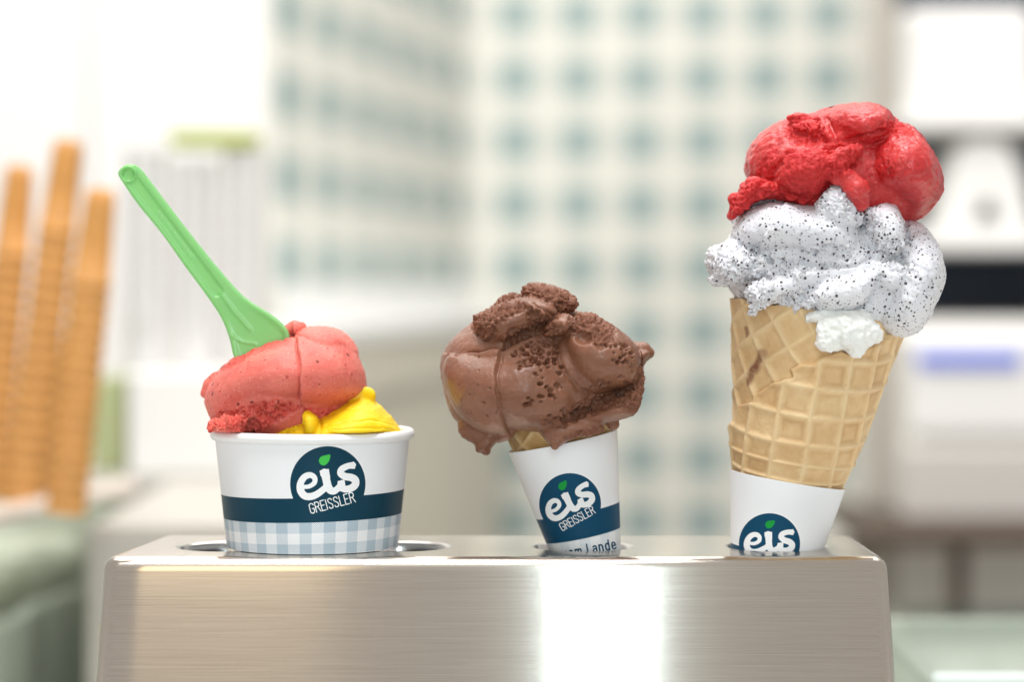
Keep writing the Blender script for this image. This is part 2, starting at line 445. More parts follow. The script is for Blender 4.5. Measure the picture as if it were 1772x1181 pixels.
# waffle material used for cones near and far
def waffle_mat(name, base=(.61, .375, .17), light=(.75, .55, .305), dark=(.40, .19, .06)):
    m = M(name); v = m.coord(); n = m.noise(v, 90, 4, .6); n2 = m.noise(v, 700, 3, .6); n3 = m.noise(v, 28, 3)
    c = m.mix(m.ramp(n, .3, .72), base, light)
    c = m.mix(m.math('MULTIPLY', m.ramp(n3, .50, .74), .42), c, dark)
    c = m.mix(m.attr('rib'), c, m.mix(n, light, (.86, .70, .44)))
    c = m.mix(m.attr('toast'), c, dark)
    c = m.mix(m.math('MULTIPLY', m.attr('stain'), m.ramp(n, .25, .6)), c, (.16, .035, .012))
    c = m.mix(m.math('MULTIPLY', m.ramp(n2, .62, .75), .35), c, dark)
    m.set(Base_Color=c, Roughness=.58, Normal=m.bump(m.math('ADD', n2, m.math('MULTIPLY', n, .6)), .35, .0005),
          Subsurface_Weight=.15, Subsurface_Radius=(1, .6, .3), Subsurface_Scale=.002, Specular_IOR_Level=.35)
    return m.m
waffle = waffle_mat('waffle')
waffle_shaded = waffle_mat('waffle_shaded', (.42, .24, .08), (.55, .36, .16), (.25, .12, .04))  # darker brown copy of waffle: shade under the scoop painted in
waffle_far = plain('waffle_far', (.60, .28, .07), .6, .35, 120)

# stacks of nested cones at left, tips up
def small_cone():
    V, F = revolve([(.0126, 0), (.0132, .004), (.0118, .0045), (.0108, .03), (.0098, .052), (.0088, .060), (.0005, .062)], 20)
    return V, F
Vc, Fc = small_cone(); cone_me = None
stacks = [((118, 250), (36, 866), 19, 1.64, 'in the tallest leaning stack'), ((174, 335), (112, 858), 16, 1.57, 'in the shorter stack beside the white card box'),
          ((34, 294), (-24, 868), 18, 1.68, 'in the leaning stack farthest from the white card box'), ((84, 480), (76, 850), 12, 1.73, 'in the lowest stack, behind the others')]
for (tp, bt, n, D, where) in stacks:
    b = far(bt[0], 862, D); b.z = .0875
    t = far(tp[0], tp[1], D); ax = (t - b); L = ax.length; ax.normalize(); rot = ax.to_track_quat('Z', 'Y')
    stepz = (L - .062) / (n - 1)
    for i in range(n):
        if cone_me is None:
            o = mesh_obj('waffle_cone', Vc, Fc, waffle_far, mm=False); cone_me = o.data
        else:
            o = bpy.data.objects.new('waffle_cone', cone_me); col.objects.link(o)
        o.location = b + ax * (stepz * i + .004); o.rotation_euler = (rot @ Matrix.Rotation(random.random() * 6, 3, 'Z').to_quaternion()).to_euler()
        tag(o, 'upturned brown waffle cone nested ' + where, 'waffle cone', 'stacked waffle cones')

# cartons and paper cup stacks behind them
cz = .078
def carton(name, px0, px1, py0, D, depth, mat, label, group=None, z0=.0785):
    a, b = far(px0, 0, D), far(px1, 0, D); z1 = far(0, py0, D).z
    o = box(name, a.x, b.x, D - 1, D - 1 + depth, z0, z1, mat, bev=.003); return tag(o, label, 'box', group)
carton('card_box', 222, 478, 645, 2.04, .14, white_gloss, 'white card box under the paper cup stacks')
carton('card_box', 158, 214, 655, 2.10, .12, olive, 'olive green card box beside the white box')
paper_far = plain('far_paper', (.80, .79, .78), .5, .03, 30)
def cup_far():
    return revolve([(.0135, 0), (.0175, .042), (.0188, .043), (.0188, .0455), (.0165, .0455), (.0130, .003), (.0001, .003)], 24)
Vp, Fp = cup_far(); cup_me = None
zb = far(0, 645, 2.04).z
for si, (px, n) in enumerate([(252, 15), (338, 14), (424, 15)]):
    for i in range(n):
        if cup_me is None:
            o = mesh_obj('paper_cup', Vp, Fp, paper_far, mm=False); cup_me = o.data
        else:
            o = bpy.data.objects.new('paper_cup', cup_me); col.objects.link(o)
        p = far(px, 0, 2.11); o.location = (p.x, p.y, zb + .0005 + i * .0098)
        tag(o, ['plain white paper cup in the stack nearest the waffle cones', 'plain white paper cup in the middle stack on the white box', 'plain white paper cup in the stack nearest the checked wall'][si], 'paper cup', 'stacked paper cups')
ztop = zb + .0005 + 14 * .0098 + .046
lid = box('lid_box', far(300, 0, 2.11).x, far(446, 0, 2.11).x, 1.085, 1.135, ztop + .0005, ztop + .013, green_label, bev=.002)
tag(lid, 'flat yellow green box lying across the paper cup stacks', 'box')

# right: shelving with appliances
sh = empty('shelf_unit', (.62, 2.0, FLOOR + .002)); D0 = 2.9
def fz(py, D=D0): return far(0, py, D).z
def fx(px, D=D0): return far(px, 0, D).x
box('post', fx(1512), fx(1552), 1.90, 1.94, FLOOR + .002, 1.2, grey_metal, sh)
box('back_board', .475, 1.6, 2.245, 2.26, FLOOR + .002, 1.2, navy_dark, sh, 0)
for (a, b) in ((192, 222), (398, 432), (556, 572)):
    box('shelf', fx(1553), 1.6, 1.895, 2.24, fz(b), fz(a), white_gloss, sh)
box('side_board', 1.6, 1.62, 1.90, 2.25, FLOOR + .002, 1.2, white_gloss, sh, 0)
tag(sh, 'white shelf unit with dark navy back and grey post', 'shelf')
tb = box('storage_box', fx(1568), fx(1800), 1.93, 2.15, fz(192) + .001, fz(8), white_gloss, bev=.01)
tag(tb, 'large white storage box on the topmost shelf', 'box')
# an A shaped white holder with a dark opening
def aframe():
    o_ = empty('napkin_holder', (fx(1706), 2.0, fz(398) + .001))
    pts = [(1630, 396), (1648, 300), (1668, 250), (1712, 234), (1752, 250), (1774, 300), (1790, 396)]
    hole = [(1690, 385), (1700, 352), (1715, 340), (1730, 352), (1742, 385)]
    bm = bmesh.new()
    def loop(p): 
        v = [bm.verts.new((fx(a), 1.92, fz(b))) for a, b in p]; return [bm.edges.new((v[i], v[(i + 1) % len(v)])) for i in range(len(v))]
    e = loop(pts) + loop(hole); bmesh.ops.triangle_fill(bm, edges=e, use_beauty=True)
    r = bmesh.ops.extrude_face_region(bm, geom=bm.faces[:]); bmesh.ops.translate(bm, verts=[g for g in r['geom'] if isinstance(g, bmesh.types.BMVert)], vec=(0, .1, 0))
    bmesh.ops.recalc_face_normals(bm, faces=bm.faces[:])
    bm_obj('body', bm, white_gloss, (fx(1706), 1.92, fz(398) + .001), o_)
    return o_
tag(aframe(), 'white rounded holder with a small dark opening on the middle shelf', 'holder')
ap = empty('counter_appliance', (.75, 2.0, FLOOR + .002))
box('body', fx(1545), fx(1900), 1.80, 2.235, fz(905, 2.8), fz(572), white_paint, ap, .012)
box('upper_panel', fx(1548), fx(1880), 1.785, 1.799, fz(752, 2.79), fz(580, 2.79), white_gloss, ap, .006)
box('drawer_front', fx(1530), fx(1880), 1.775, 1.799, fz(898, 2.79), fz(772, 2.79), plain('drawer_grey', (.60, .575, .54), .45, .02, 6), ap, .006)
dm = M('blue_display'); dm.set(Base_Color=(.10, .14, .50), Roughness=.3, Emission_Color=(.20, .27, .72), Emission_Strength=.35)
box('display_strip', fx(1588, 2.78), fx(1768, 2.78), 1.778, 1.7845, fz(636, 2.78), fz(608, 2.78), dm.m, ap, .002)
tag(ap, 'white machine with a blue display strip below the shelves', 'appliance')
tblr = empty('wood_table', (.7, 1.75, FLOOR + .002))
box('top', fx(1470, 2.7), 1.6, 1.62, 1.98, fz(936, 2.7), fz(908, 2.7), brown_wood, tblr)  # dark top also stands in for the shadow line under the drawer
for px in (1480, 1652, 1830):
    box('leg', fx(px - 10, 2.7), fx(px + 12, 2.7), 1.66, 1.70, FLOOR + .002, fz(936, 2.7) - .0005, brown_wood, tblr)
tag(tblr, 'dark wooden table carrying the white machine', 'table')
wb = box('low_cabinet', fx(1440, 2.95), 1.6, 2.0, 2.24, FLOOR + .002, fz(940, 2.95), white_paint); tag(wb, 'white low cabinet behind the dark table legs', 'cabinet')

# glass display cases either side of the stand, behind the counter
gm = M('case_glass')
_t = gm.node('ShaderNodeBsdfTransparent', ins={0: (.95, .98, .96)}); _g = gm.node('ShaderNodeBsdfGlossy', ins={'Roughness': .05}); _l = gm.node('ShaderNodeLayerWeight', ins={0: .5})
_x = gm.node('ShaderNodeMixShader', ins={0: gm.math('MULTIPLY_ADD', gm.math('POWER', _l.outputs[1], 5.0), .5, .03), 1: _t.outputs[0], 2: _g.outputs[0]}); gm.nt.links.new(_x.outputs[0], gm.n['Material Output'].inputs[0])
edge_g = plain('glass_edge', (.62, .70, .66), .2, .05, 10)
rail_m = plain('pale_rail', (.80, .70, .62), .3, .03, 8)
steel_in = plain('case_lining', (.76, .76, .69), .4, .05, 8)
def case(name, x0, x1, y0, y1, ztop_, label, tubs):
    r = empty(name, ((x0 + x1) / 2, y0, FLOOR + .002))
    box('cabinet_base', x0, x1, y0, y1, FLOOR + .002, ztop_ - .17, steel_in, r)
    box('back_panel', x0, x1, y1 - .02, y1, ztop_ - .169, ztop_ - .009, steel_in, r, 0)
    box('glass_front', x0, x1, y0, y0 + .006, ztop_ - .169, ztop_ - .0085, gm.m, r, 0)
    box('glass_top', x0, x1, y0 + .0005, y1, ztop_ - .008, ztop_, gm.m, r, 0)
    box('glass_side', x1 - .006 if x1 < 0 else x0, x1 if x1 < 0 else x0 + .006, y0 + .0065, y1 - .0205, ztop_ - .169, ztop_ - .0085, gm.m, r, 0)
    box('glass_rail', x0, x1, y0 - .012, y0 - .0005, ztop_ - .012, ztop_ + .002, edge_g, r)
    if x1 < 0: box('side_rail', x1 - .004, x1 + .012, y0 + .001, y1, ztop_ + .0005, ztop_ + .010, rail_m, r)
    tag(r, label, 'display case')
    for (px0, px1, yy, h, colr, lab) in tubs:
        t = empty('ice_cream_tub', ((px0 + px1) / 2, yy, ztop_ - .1685))
        box('pan', px0, px1, yy, yy + .13, ztop_ - .1685, ztop_ - .1685 + h, steel_in, t, .004)
        mm_ = plain('tub_' + lab.split()[0], colr, .6, .15, 40)
        bm = box_data(px0 + .004, px1 - .004, yy + .004, yy + .126, ztop_ - .168 + h, ztop_ - .168 + h + .035, .015, 3)
        bm_obj('filling', bm, mm_, ((px0 + px1) / 2, yy + .06, ztop_ - .168 + h), t, True)
        tag(t, lab, 'tub')
    return r
case('display_case', -.90, -.284, .26, .80, .085, 'glass display case under the stacked waffle cones',
     [(-.42, -.30, .28, .085, (.74, .76, .68), 'pale green ice cream in a steel pan, foremost under the waffle cones'), (-.42, -.30, .42, .08, (.58, .37, .19), 'caramel brown ice cream in a steel pan'),
      (-.42, -.30, .56, .10, (.55, .54, .44), 'olive grey ice cream in a steel pan'), (-.42, -.30, .665, .105, (.78, .76, .66), 'creamy pistachio ice cream in a steel pan')])
bpy.context.view_layer.update()
pv = Matrix.Translation((-.284, .757, 0)) @ Matrix.Rotation(math.radians(-10.9), 4, 'Z') @ Matrix.Translation((.284, -.757, 0))
for o in list(col.objects):
    if o.parent is None and o.name.split('.')[0] in ('display_case', 'ice_cream_tub'): o.matrix_world = pv @ o.matrix_world
case('display_case', .20, .85, .22, .50, .045, 'glass display case below the white machine',
     [(.215, .30, .30, .075, (.62, .78, .74), 'pale mint ice cream in a steel pan'), (.31, .40, .30, .08, (.80, .82, .80), 'cream white ice cream in a steel pan')])

# ================================================================== STAND
steel = M('brushed_steel')
sv = steel.coord((2.0, 420, 420)); sn = steel.noise(sv, 12, 4, .7); sn2 = steel.noise(steel.coord((6, 900, 900)), 3, 2, .6); sm = steel.noise(steel.coord(), 9, 3, .5)
tan = steel.node('ShaderNodeTangent', direction_type='UV_MAP', uv_map='UVMap')
steel.set(Base_Color=steel.mix(steel.ramp(sn, .25, .75), (.47, .415, .355), (.63, .575, .51)), Metallic=1.0,
          Roughness=steel.math('MULTIPLY_ADD', sm, .035, steel.math('MULTIPLY_ADD', sn2, .03, .120)), Anisotropic=1.0, Anisotropic_Rotation=.25,
          Normal=steel.bump(steel.math('ADD', sn, steel.math('MULTIPLY', sn2, .5)), .010, .0002))
steel.nt.links.new(tan.outputs[0], steel.p.inputs['Tangent'])
rim_steel = M('polished_rim'); rim_steel.set(Base_Color=(.62, .60, .58), Metallic=1.0, Roughness=.24)

HOLES = [(xz(393, 946)[0], 0), (xz(692, 946)[0], 0), (xz(1008, 946)[0], 0), (xz(1344, 946)[0], 0)]; HR = 17.8; HO = 20.4
def build_stand():
    yf, yb = -40.0, 48.0
    xl = (171 - CX) * S * .960; xr = (1541 - CX) * S * .960; bl = (279 - CX) * S * 1.048; br = (1480 - CX) * S * 1.048
    quad = [(xl, yf), (xr, yf), (br, yb), (bl, yb)]
    def ring(off, z, rc, flare=0.0):
        out = []; n = 4
        q = [np.array(p) for p in quad]
        # offset each side inwards by off, outwards by flare
        lines = []
        for i in range(4):
            a, b = q[i], q[(i + 1) % 4]; d = (b - a) / np.linalg.norm(b - a); nn = np.array([-d[1], d[0]])
            lines.append((a + nn * (off - flare), d))
        cs = []
        for i in range(4):
            p, d = lines[i - 1]; p2, d2 = lines[i]
            t = np.linalg.solve(np.array([d, -d2]).T, p2 - p); cs.append(p + d * t[0])
        for i in range(4):
            c = cs[i]; d0 = lines[i - 1][1]; d1 = lines[i][1]; R = max(rc - off, .6)
            ang = math.acos(np.clip(np.dot(d0, d1), -1, 1)); T = R * math.tan(ang / 2)
            a = c - d0 * T; ctr = a + np.array([-d0[1], d0[0]]) * R
            st = math.atan2(*(a - ctr)[::-1])
            for k in range(7):
                th = st + ang * k / 6; out.append((ctr[0] + R * math.cos(th), ctr[1] + R * math.sin(th), z))
        res = []                       # add points along the straight sides
        for i in range(len(out)):
            a = np.array(out[i]); b = np.array(out[(i + 1) % len(out)]); m = 1
            if i % 7 == 6: m = 24
            for k in range(m): res.append(a + (b - a) * k / m)
        return np.array(res)
    rb = 5.6; rings = []
    for k in range(9):
        a = math.pi / 2 * k / 8; rings.append(ring(rb * (1 - math.sin(a)), TOP - rb * (1 - math.cos(a)), 6.4))
    for k in range(1, 11):
        z = (TOP - rb) * (1 - k / 10); rings.append(ring(0, z, 6.4, (TOP - rb - z) * .055))
    bm = bmesh.new(); prev = None; n = len(rings[0])
    for r in rings:
        cur = [bm.verts.new(p) for p in r]
        if prev:
            for i in range(n): bm.faces.new((prev[i], cur[i], cur[(i + 1) % n], prev[(i + 1) % n]))
        else: first = cur
        prev = cur
    edges = [bm.edges.get((first[i], first[(i + 1) % n])) for i in range(n)]
    for hx, hy in HOLES:
        v = [bm.verts.new((hx + HO * math.cos(a), hy + HO * math.sin(a), TOP)) for a in np.linspace(0, 2 * math.pi, 73)[:-1]]
        edges += [bm.edges.new((v[i], v[(i + 1) % 72])) for i in range(72)]
    g = bmesh.ops.triangle_fill(bm, edges=edges, use_beauty=True)
    top_f = [f for f in g['geom'] if isinstance(f, bmesh.types.BMFace)]
    bmesh.ops.recalc_face_normals(bm, faces=bm.faces[:])
    uv = bm.loops.layers.uv.new('UVMap')
    for f in bm.faces:
        f.smooth = True
        for l in f.loops: c = l.vert.co; l[uv].uv = (c.x / 100 + .0 * c.y, (c.y - c.z) / 100)
    # sides of the box: grain runs front to back
    for v in bm.verts: v.co /= 1000
    root = empty('cone_stand', (0, .004, 0))
    o = bm_obj('body', bm, steel.m, (0, .004, 0), root)
    me = o.data; me.polygons.foreach_set('use_smooth', np.ones(len(me.polygons), bool))
    me.set_sharp_from_angle(angle=math.radians(50))
    for hx, hy in HOLES:
        prof = [(HO, TOP)] + [(HO - (HO - HR) * math.sin(a), TOP - 4.2 * (1 - math.cos(a)) - .02) for a in np.linspace(.15, math.pi / 2, 10)] + [(HR, TOP - 11), (HR + .8, TOP - 11.3), (HR + .8, TOP - 6)]
        V, F = revolve(prof, 72); mesh_obj('hole_rim', V + np.array([hx, hy, 0]), F, rim_steel.m, (hx, hy, TOP - 11), root)
    tag(root, 'brushed stainless steel stand with four round cone holes', 'stand')
build_stand()

# ================================================================== PRINT (distances in photo pixels, stored on the paper)
def bez(pts, n=6):
    p = np.array(pts, float); out = []
    for i in range(len(p) - 1):
        a = p[max(i - 1, 0)]; b = p[i]; c = p[i + 1]; d = p[min(i + 2, len(p) - 1)]
        for t in np.arange(n) / n:
            out.append(.5 * ((2 * b) + (c - a) * t + (2 * a - 5 * b + 4 * c - d) * t * t + (3 * b - a - 3 * c + d) * t ** 3))
    out.append(p[-1]); return np.array(out)
CAPS = {'G': [[(.5, .78), (.47, .93), (.28, 1), (.1, .93), (.05, .78), (.05, .22), (.1, .07), (.28, 0), (.46, .07), (.5, .22), (.5, .46), (.3, .46)]],
        'R': [[(.05, 0), (.05, 1), (.3, 1), (.46, .93), (.5, .77), (.46, .6), (.3, .53), (.05, .53)], [(.3, .53), (.53, 0)]],
        'E': [[(.46, 0), (.05, 0), (.05, 1), (.46, 1)], [(.05, .52), (.4, .52)]], 'I': [[(.05, 0), (.05, 1)]],
        'S': [[(.48, .8), (.43, .95), (.27, 1), (.1, .95), (.05, .8), (.1, .64), (.43, .4), (.48, .2), (.43, .05), (.27, 0), (.1, .05), (.05, .2)]],
        'L': [[(.05, 1), (.05, 0), (.44, 0)]],
        'v': [[(.03, .7), (.23, 0), (.43, .7)]],
        'o': [[(.24, .7), (.08, .62), (.05, .35), (.08, .08), (.24, 0), (.4, .08), (.43, .35), (.4, .62), (.24, .7)]],
        'm': [[(.05, 0), (.05, .7)], [(.05, .55), (.15, .68), (.28, .68), (.35, .55), (.35, 0)], [(.35, .55), (.45, .68), (.58, .68), (.65, .55), (.65, 0)]],
        'a': [[(.08, .6), (.22, .7), (.38, .64), (.42, .5), (.42, 0)], [(.42, .4), (.18, .4), (.06, .28), (.07, .08), (.2, 0), (.34, .04), (.42, .16)]],
        'n': [[(.05, 0), (.05, .7)], [(.05, .52), (.18, .68), (.34, .66), (.41, .5), (.41, 0)]],
        'd': [[(.42, 0), (.42, 1)], [(.42, .55), (.28, .7), (.1, .62), (.05, .35), (.1, .08), (.26, 0), (.42, .15)]],
        'e': [[(.06, .36), (.43, .36), (.4, .6), (.25, .7), (.1, .62), (.05, .35), (.1, .08), (.27, 0), (.42, .1)]]}
ADV = {'I': .24, 'L': .56, 'm': .82, 'E': .6}
def text_sd(x, y, s, org, size, ang, rad, space=.0, sx=1.0):
    c, sn_ = math.cos(ang), math.sin(ang); u0 = 0; d = np.full(x.shape, 1e9)
    for ch in s:
        if ch != ' ':
            for pl in CAPS[ch]:
                P = [(org[0] + (u0 + u * sx) * size * c + v * size * sn_, org[1] + (u0 + u * sx) * size * sn_ - v * size * c) for u, v in pl]
                d = np.minimum(d, seg_dist(x, y, P) - rad)
        u0 += (ADV.get(ch, .64) if ch != ' ' else .4) * sx + space
    return d
def logo(px, py, cx, cy, r, rot, greissler=True):
    k = 335 / r; c, s = math.cos(rot), math.sin(rot); dx, dy = px - cx, py - cy
    x = 448 + (dx * c + dy * s) * k; y = 452 + (-dx * s + dy * c) * k         # logo sheet coordinates
    near = (np.hypot(dx, dy) < r * 1.15)
    ink = np.full(px.shape, 1e3); leaf = np.full(px.shape, 1e3)
    X, Y = x[near], y[near]
    e = bez([(232, 480), (285, 474), (330, 440), (328, 396), (290, 374), (240, 392), (206, 446), (205, 508), (238, 556), (292, 566), (350, 545), (405, 505), (440, 470)])
    d = seg_dist(X, Y, e, np.interp(np.linspace(0, 1, len(e)), [0, .2, .4, .6, .85, 1], [17, 22, 28, 33, 30, 26]))
    i_ = bez([(418, 352), (433, 410), (448, 470), (470, 508), (505, 516), (540, 488), (572, 440)])
    d = np.minimum(d, seg_dist(X, Y, i_, np.interp(np.linspace(0, 1, len(i_)), [0, .5, 1], [35, 34, 22])))
    d = np.minimum(d, poly_sd(X, Y, [(374, 334), (456, 318), (470, 400), (410, 400), (406, 380), (384, 384)]))
    d = np.minimum(d, poly_sd(X, Y, [(536, 428), (596, 415), (604, 470), (560, 520), (530, 500)]))
    s_ = bez([(672, 284), (620, 296), (572, 322), (562, 358), (600, 386), (656, 396), (692, 420), (690, 462), (652, 492), (600, 500), (568, 486)])
    d = np.minimum(d, seg_dist(X, Y, s_, np.interp(np.linspace(0, 1, len(s_)), [0, .3, .55, .8, 1], [26, 30, 34, 32, 28])))
    d = np.minimum(d, poly_sd(X, Y, [(640, 270), (680, 252), (692, 318), (650, 318)]))
    if greissler: d = np.minimum(d, text_sd(X, Y, 'GREISSLER', (296, 720), 90, math.radians(-15), 4.2, .0, .90))
    ink[near] = d / k
    lf = closed_curve([(468, 193), (464, 235), (442, 272), (408, 288), (380, 274), (369, 242), (388, 210), (428, 198)], 4)
    leaf[near] = poly_sd(X, Y, lf) / k
    disc = np.hypot(dx, dy) - r
    return disc, ink, leaf

def paper_mat(name, ging=True):
    m = M(name)
    lt = lambda a: m.math('LESS_THAN', m.attr(a), 0.0)
    u, v = m.attr('gu'), m.attr('gv')
    st = lambda q, per, off: m.math('LESS_THAN', m.math('FRACT', m.math('MULTIPLY_ADD', q, 1 / per, off)), .5)
    a = st(u, 9.2, 100.25); b = st(v, 8.3, 100.5)
    hat = m.math('LESS_THAN', m.math('FRACT', m.math('MULTIPLY', m.math('SUBTRACT', u, m.math('MULTIPLY', v, -1.15)), 1.22)), .52)
    f = m.math('ADD', m.math('MULTIPLY', a, b), m.math('MULTIPLY', m.math('ABSOLUTE', m.math('SUBTRACT', a, b)), hat))
    base = (.83, .84, .86)
    c = m.mix(m.math('MULTIPLY', m.math('MULTIPLY', f, lt('ging')), 1.0 if ging else .45), base, (.42, .51, .58))
    c = m.mix(lt('navy'), c, (.004, .043, .075) if ging else (.004, .06, .125))
    c = m.mix(lt('ink'), c, (.86, .87, .88))
    c = m.mix(lt('leaf'), c, (.06, .52, .08) if ging else (.01, .30, .05))
    c = m.mix(lt('word'), c, (.004, .06, .125))
    n = m.noise(m.coord(), 1400, 3)
    m.set(Base_Color=c, Roughness=.38, Normal=m.bump(n, .04, .0002), Coat_Weight=.0, Specular_IOR_Level=.16)
    return m.m

def cone_wall(O, tilt, r_of_t, ts, dense=(None, None)):
    """grid on a leaning cone; theta=-90 deg faces the lens. returns V, F, theta, t"""
    a0, a1 = dense
    th = np.concatenate([np.linspace(a0, a1, 260), np.linspace(a1, a0 + 2 * math.pi, 120)[1:-1]])
    T, TH = np.meshgrid(ts, th, indexing='ij')
    r = r_of_t(T); c, s = math.cos(tilt), math.sin(tilt)
    lx, ly = r * np.cos(TH), r * np.sin(TH)
    V = np.stack([O[0] + lx * c + T * s, O[1] + ly, O[2] - lx * s + T * c], -1).reshape(-1, 3)
    n = len(th); m = len(ts); i = np.arange(n); F = []
    for j in range(m - 1): F.append(np.stack([j * n + i, j * n + (i + 1) % n, (j + 1) * n + (i + 1) % n, (j + 1) * n + i], 1))
    return V, np.concatenate(F), TH.ravel(), T.ravel()

# ---------------- paper cup
def build_cup():
    cx = xz(541, 946)[0]; O = (cx, 0, TOP + .3)
    r_of = lambda t: 33.6 + (38.2 - 33.6) * t / 43.0
    V, F, TH, T = cone_wall(O, 0, r_of, np.linspace(0, 43.5, 230), (math.radians(-150), math.radians(-30)))
    px, py = to_px(V); front = V[:, 1] < 0
    disc, ink, leaf = logo(px, py, 567.3, 838, 65.2, 0)
    far_ = ~front; disc[far_] = 1e3; ink[far_] = 1e3; leaf[far_] = 1e3
    gu = (TH + math.pi / 2) * 34.5
    t0, t1 = 12.2, 21.6                                             # band in mm up the wall, printed slightly skew
    skew = .045 * np.sin(TH + math.pi / 2) * 20
    band = np.maximum(t0 + skew * .9 - T, T - (t1 + skew))
    navy = np.minimum(disc, band / S)
    root = empty('paper_cup', (cx / 1000, 0, O[2] / 1000))
    mat = paper_mat('printed_cup')
    mesh_obj('wall', V, F, mat, O, root, attrs=dict(navy=navy, ink=ink, leaf=leaf, word=np.full(len(V), 9.), ging=T - t0 - skew * .9, gu=gu, gv=T - skew * .9 - 12.2 + 8.3 * 3 + 0.0))
    inner = plain('cup_inside', (.83, .83, .83), .4, .01, 10)
    Vi, Fi = revolve([(r_of(43.5) - .6, 43.5), (33.0, .8), (32.5, .6), (.2, .6)], 96); mesh_obj('inside', Vi + np.array(O), Fi[:, ::-1], inner, O, root)
    rim = [(38.5 + 1.15 * math.cos(a) * 1.35, 44.0 + 2.0 * math.sin(a)) for a in np.linspace(0, 2 * math.pi, 17)]
    Vr, Fr = revolve(rim, 128); wob = .12 * np.sin(3 * np.arctan2(Vr[:, 1], Vr[:, 0]) + 1); Vr[:, 2] += wob
    mesh_obj('rim', Vr + np.array(O), Fr, plain('rim_paper', (.85, .85, .85), .35, .01, 10), O, root)
    tag(root, 'white paper cup with navy band and pale checks holding two scoops', 'paper cup')
build_cup()

# ---------------- sleeves and waffle cones
def waffle_cone(name, O, tilt, r_of, t0, t1, alpha, label, big=True):
    n = 560; m = int((t1 - t0) / .42)
    th = np.linspace(-math.pi * 1.5, math.pi * .5, n + 1)[:-1]; ts = np.linspace(t0, t1, m)
    T, TH = np.meshgrid(ts, th, indexing='ij'); r = r_of(T); c, s = math.cos(tilt), math.sin(tilt)
    def place(rr, T=T):
        lx, ly = rr * np.cos(TH), rr * np.sin(TH); return np.stack([O[0] + lx * c + T * s, O[1] + ly, O[2] - lx * s + T * c], -1).reshape(-1, 3)
    V0 = place(r); px, py = to_px(V0); P3 = V0
    rho = r / math.sin(alpha); ph = (TH + math.pi / 2) * math.sin(alpha)
    U, W = (rho * np.sin(ph)).ravel(), (rho * np.cos(ph)).ravel()
    def grid(rot, per, ou, ov, wob):
        cu, su = math.cos(rot), math.sin(rot); a = U * cu + W * su + ou + wob; b = -U * su + W * cu + ov + wob * .7
        da = np.abs((a / per + .5) % 1 - .5) * per; db = np.abs((b / per + .5) % 1 - .5) * per
        return np.minimum(da, db), da, db
    wob = .5 * fbm(P3, 14, 2, 3)
    if big:
        edge = [(1250, 772), (1263, 757), (1279, 731), (1286, 702), (1300, 699), (1312, 698), (1313, 683), (1337, 667), (1348, 661), (1373, 655), (1370, 640), (1384, 631), (1405, 633), (1423, 617), (1448, 609), (1469, 613), (1490, 606), (1600, 540), (1700, 900), (1240, 960)]
        sd = -poly_sd(px + 2.5 * noise(P3, 3.2, 11), py + 2.5 * noise(P3, 3.2, 12), edge) * S
        back = (V0[:, 1] > 0); sd = np.where(back & (V0[:, 0] > O[0]), 9, sd)
        lay = smooth(-.25, .25, sd)
        gi, ai, bi = grid(math.radians(43), 11.6, 3.0, 2.0, wob); go, ao, bo = grid(math.radians(2), 11.4, 5.2, 1.0, wob)
    else:
        sd = np.full(len(U), -9.); lay = np.zeros(len(U)); gi, ai, bi = grid(math.radians(40), 9.5, 0, 0, wob); go = gi
    prof = lambda d: np.exp(-(d / 1.25) ** 2)
    rib = np.where(lay > .5, prof(go), prof(gi))
    hgt = lay * 2.1 + rib * 1.15 + .6 * lay * np.exp(-((sd - 1.0) / .9) ** 2) + .22 * fbm(P3, 6, 3, 8) + .08 * noise(P3, 1.2, 4)
    g = np.where(lay > .5, go, gi); toast = .38 * np.exp(-((g - 2.3) / .7) ** 2) * smooth(-.2, .5, fbm(P3, 16, 2, 21)) * lay + .25 * np.exp(-((sd + .4) / .5) ** 2)
    stain = np.maximum(1.0 * smooth(6, -3, seg_dist(px, py, [(1320, 612), (1312, 632), (1306, 640)]) - 6), .8 * smooth(5, -2, seg_dist(px, py, [(1302, 648), (1297, 664)]) - 3))
    stain = np.maximum(stain, .7 * smooth(3, -1, seg_dist(px, py, [(1291, 568), (1294, 582)]) - 2)) if big else stain * 0
    ring = .9 * fbm(np.stack([np.cos(TH).ravel() * 30, np.sin(TH).ravel() * 30, 0 * U], 1), 9, 3, 2)
    Tm = T + (ring.reshape(T.shape) * 1.6) * ((T - t0) / (t1 - t0)) ** 8
    V = place(r + hgt.reshape(r.shape), Tm); Vi = place(r - 1.2, Tm)
    i = np.arange(n); F = np.concatenate([np.stack([j * n + i, j * n + (i + 1) % n, (j + 1) * n + (i + 1) % n, (j + 1) * n + i], 1) for j in range(m - 1)])
    N = len(V); Fi = F[:, ::-1] + N; j = m - 1
    Ft = np.stack([j * n + i, j * n + (i + 1) % n, N + j * n + (i + 1) % n, N + j * n + i], 1)
    Fb = np.stack([i, N + i, N + (i + 1) % n, (i + 1) % n], 1)
    two = lambda a: np.concatenate([a, a * 0])
    base = V[:, :].min(0)
    o = mesh_obj(name, np.concatenate([V, Vi]), np.concatenate([F, Fi, Ft, Fb]), waffle if big else waffle_shaded, (O[0], O[1], base[2]), attrs=dict(rib=two(rib * .5), toast=two(toast), stain=two(stain)))
    return tag(o, label, 'waffle cone')

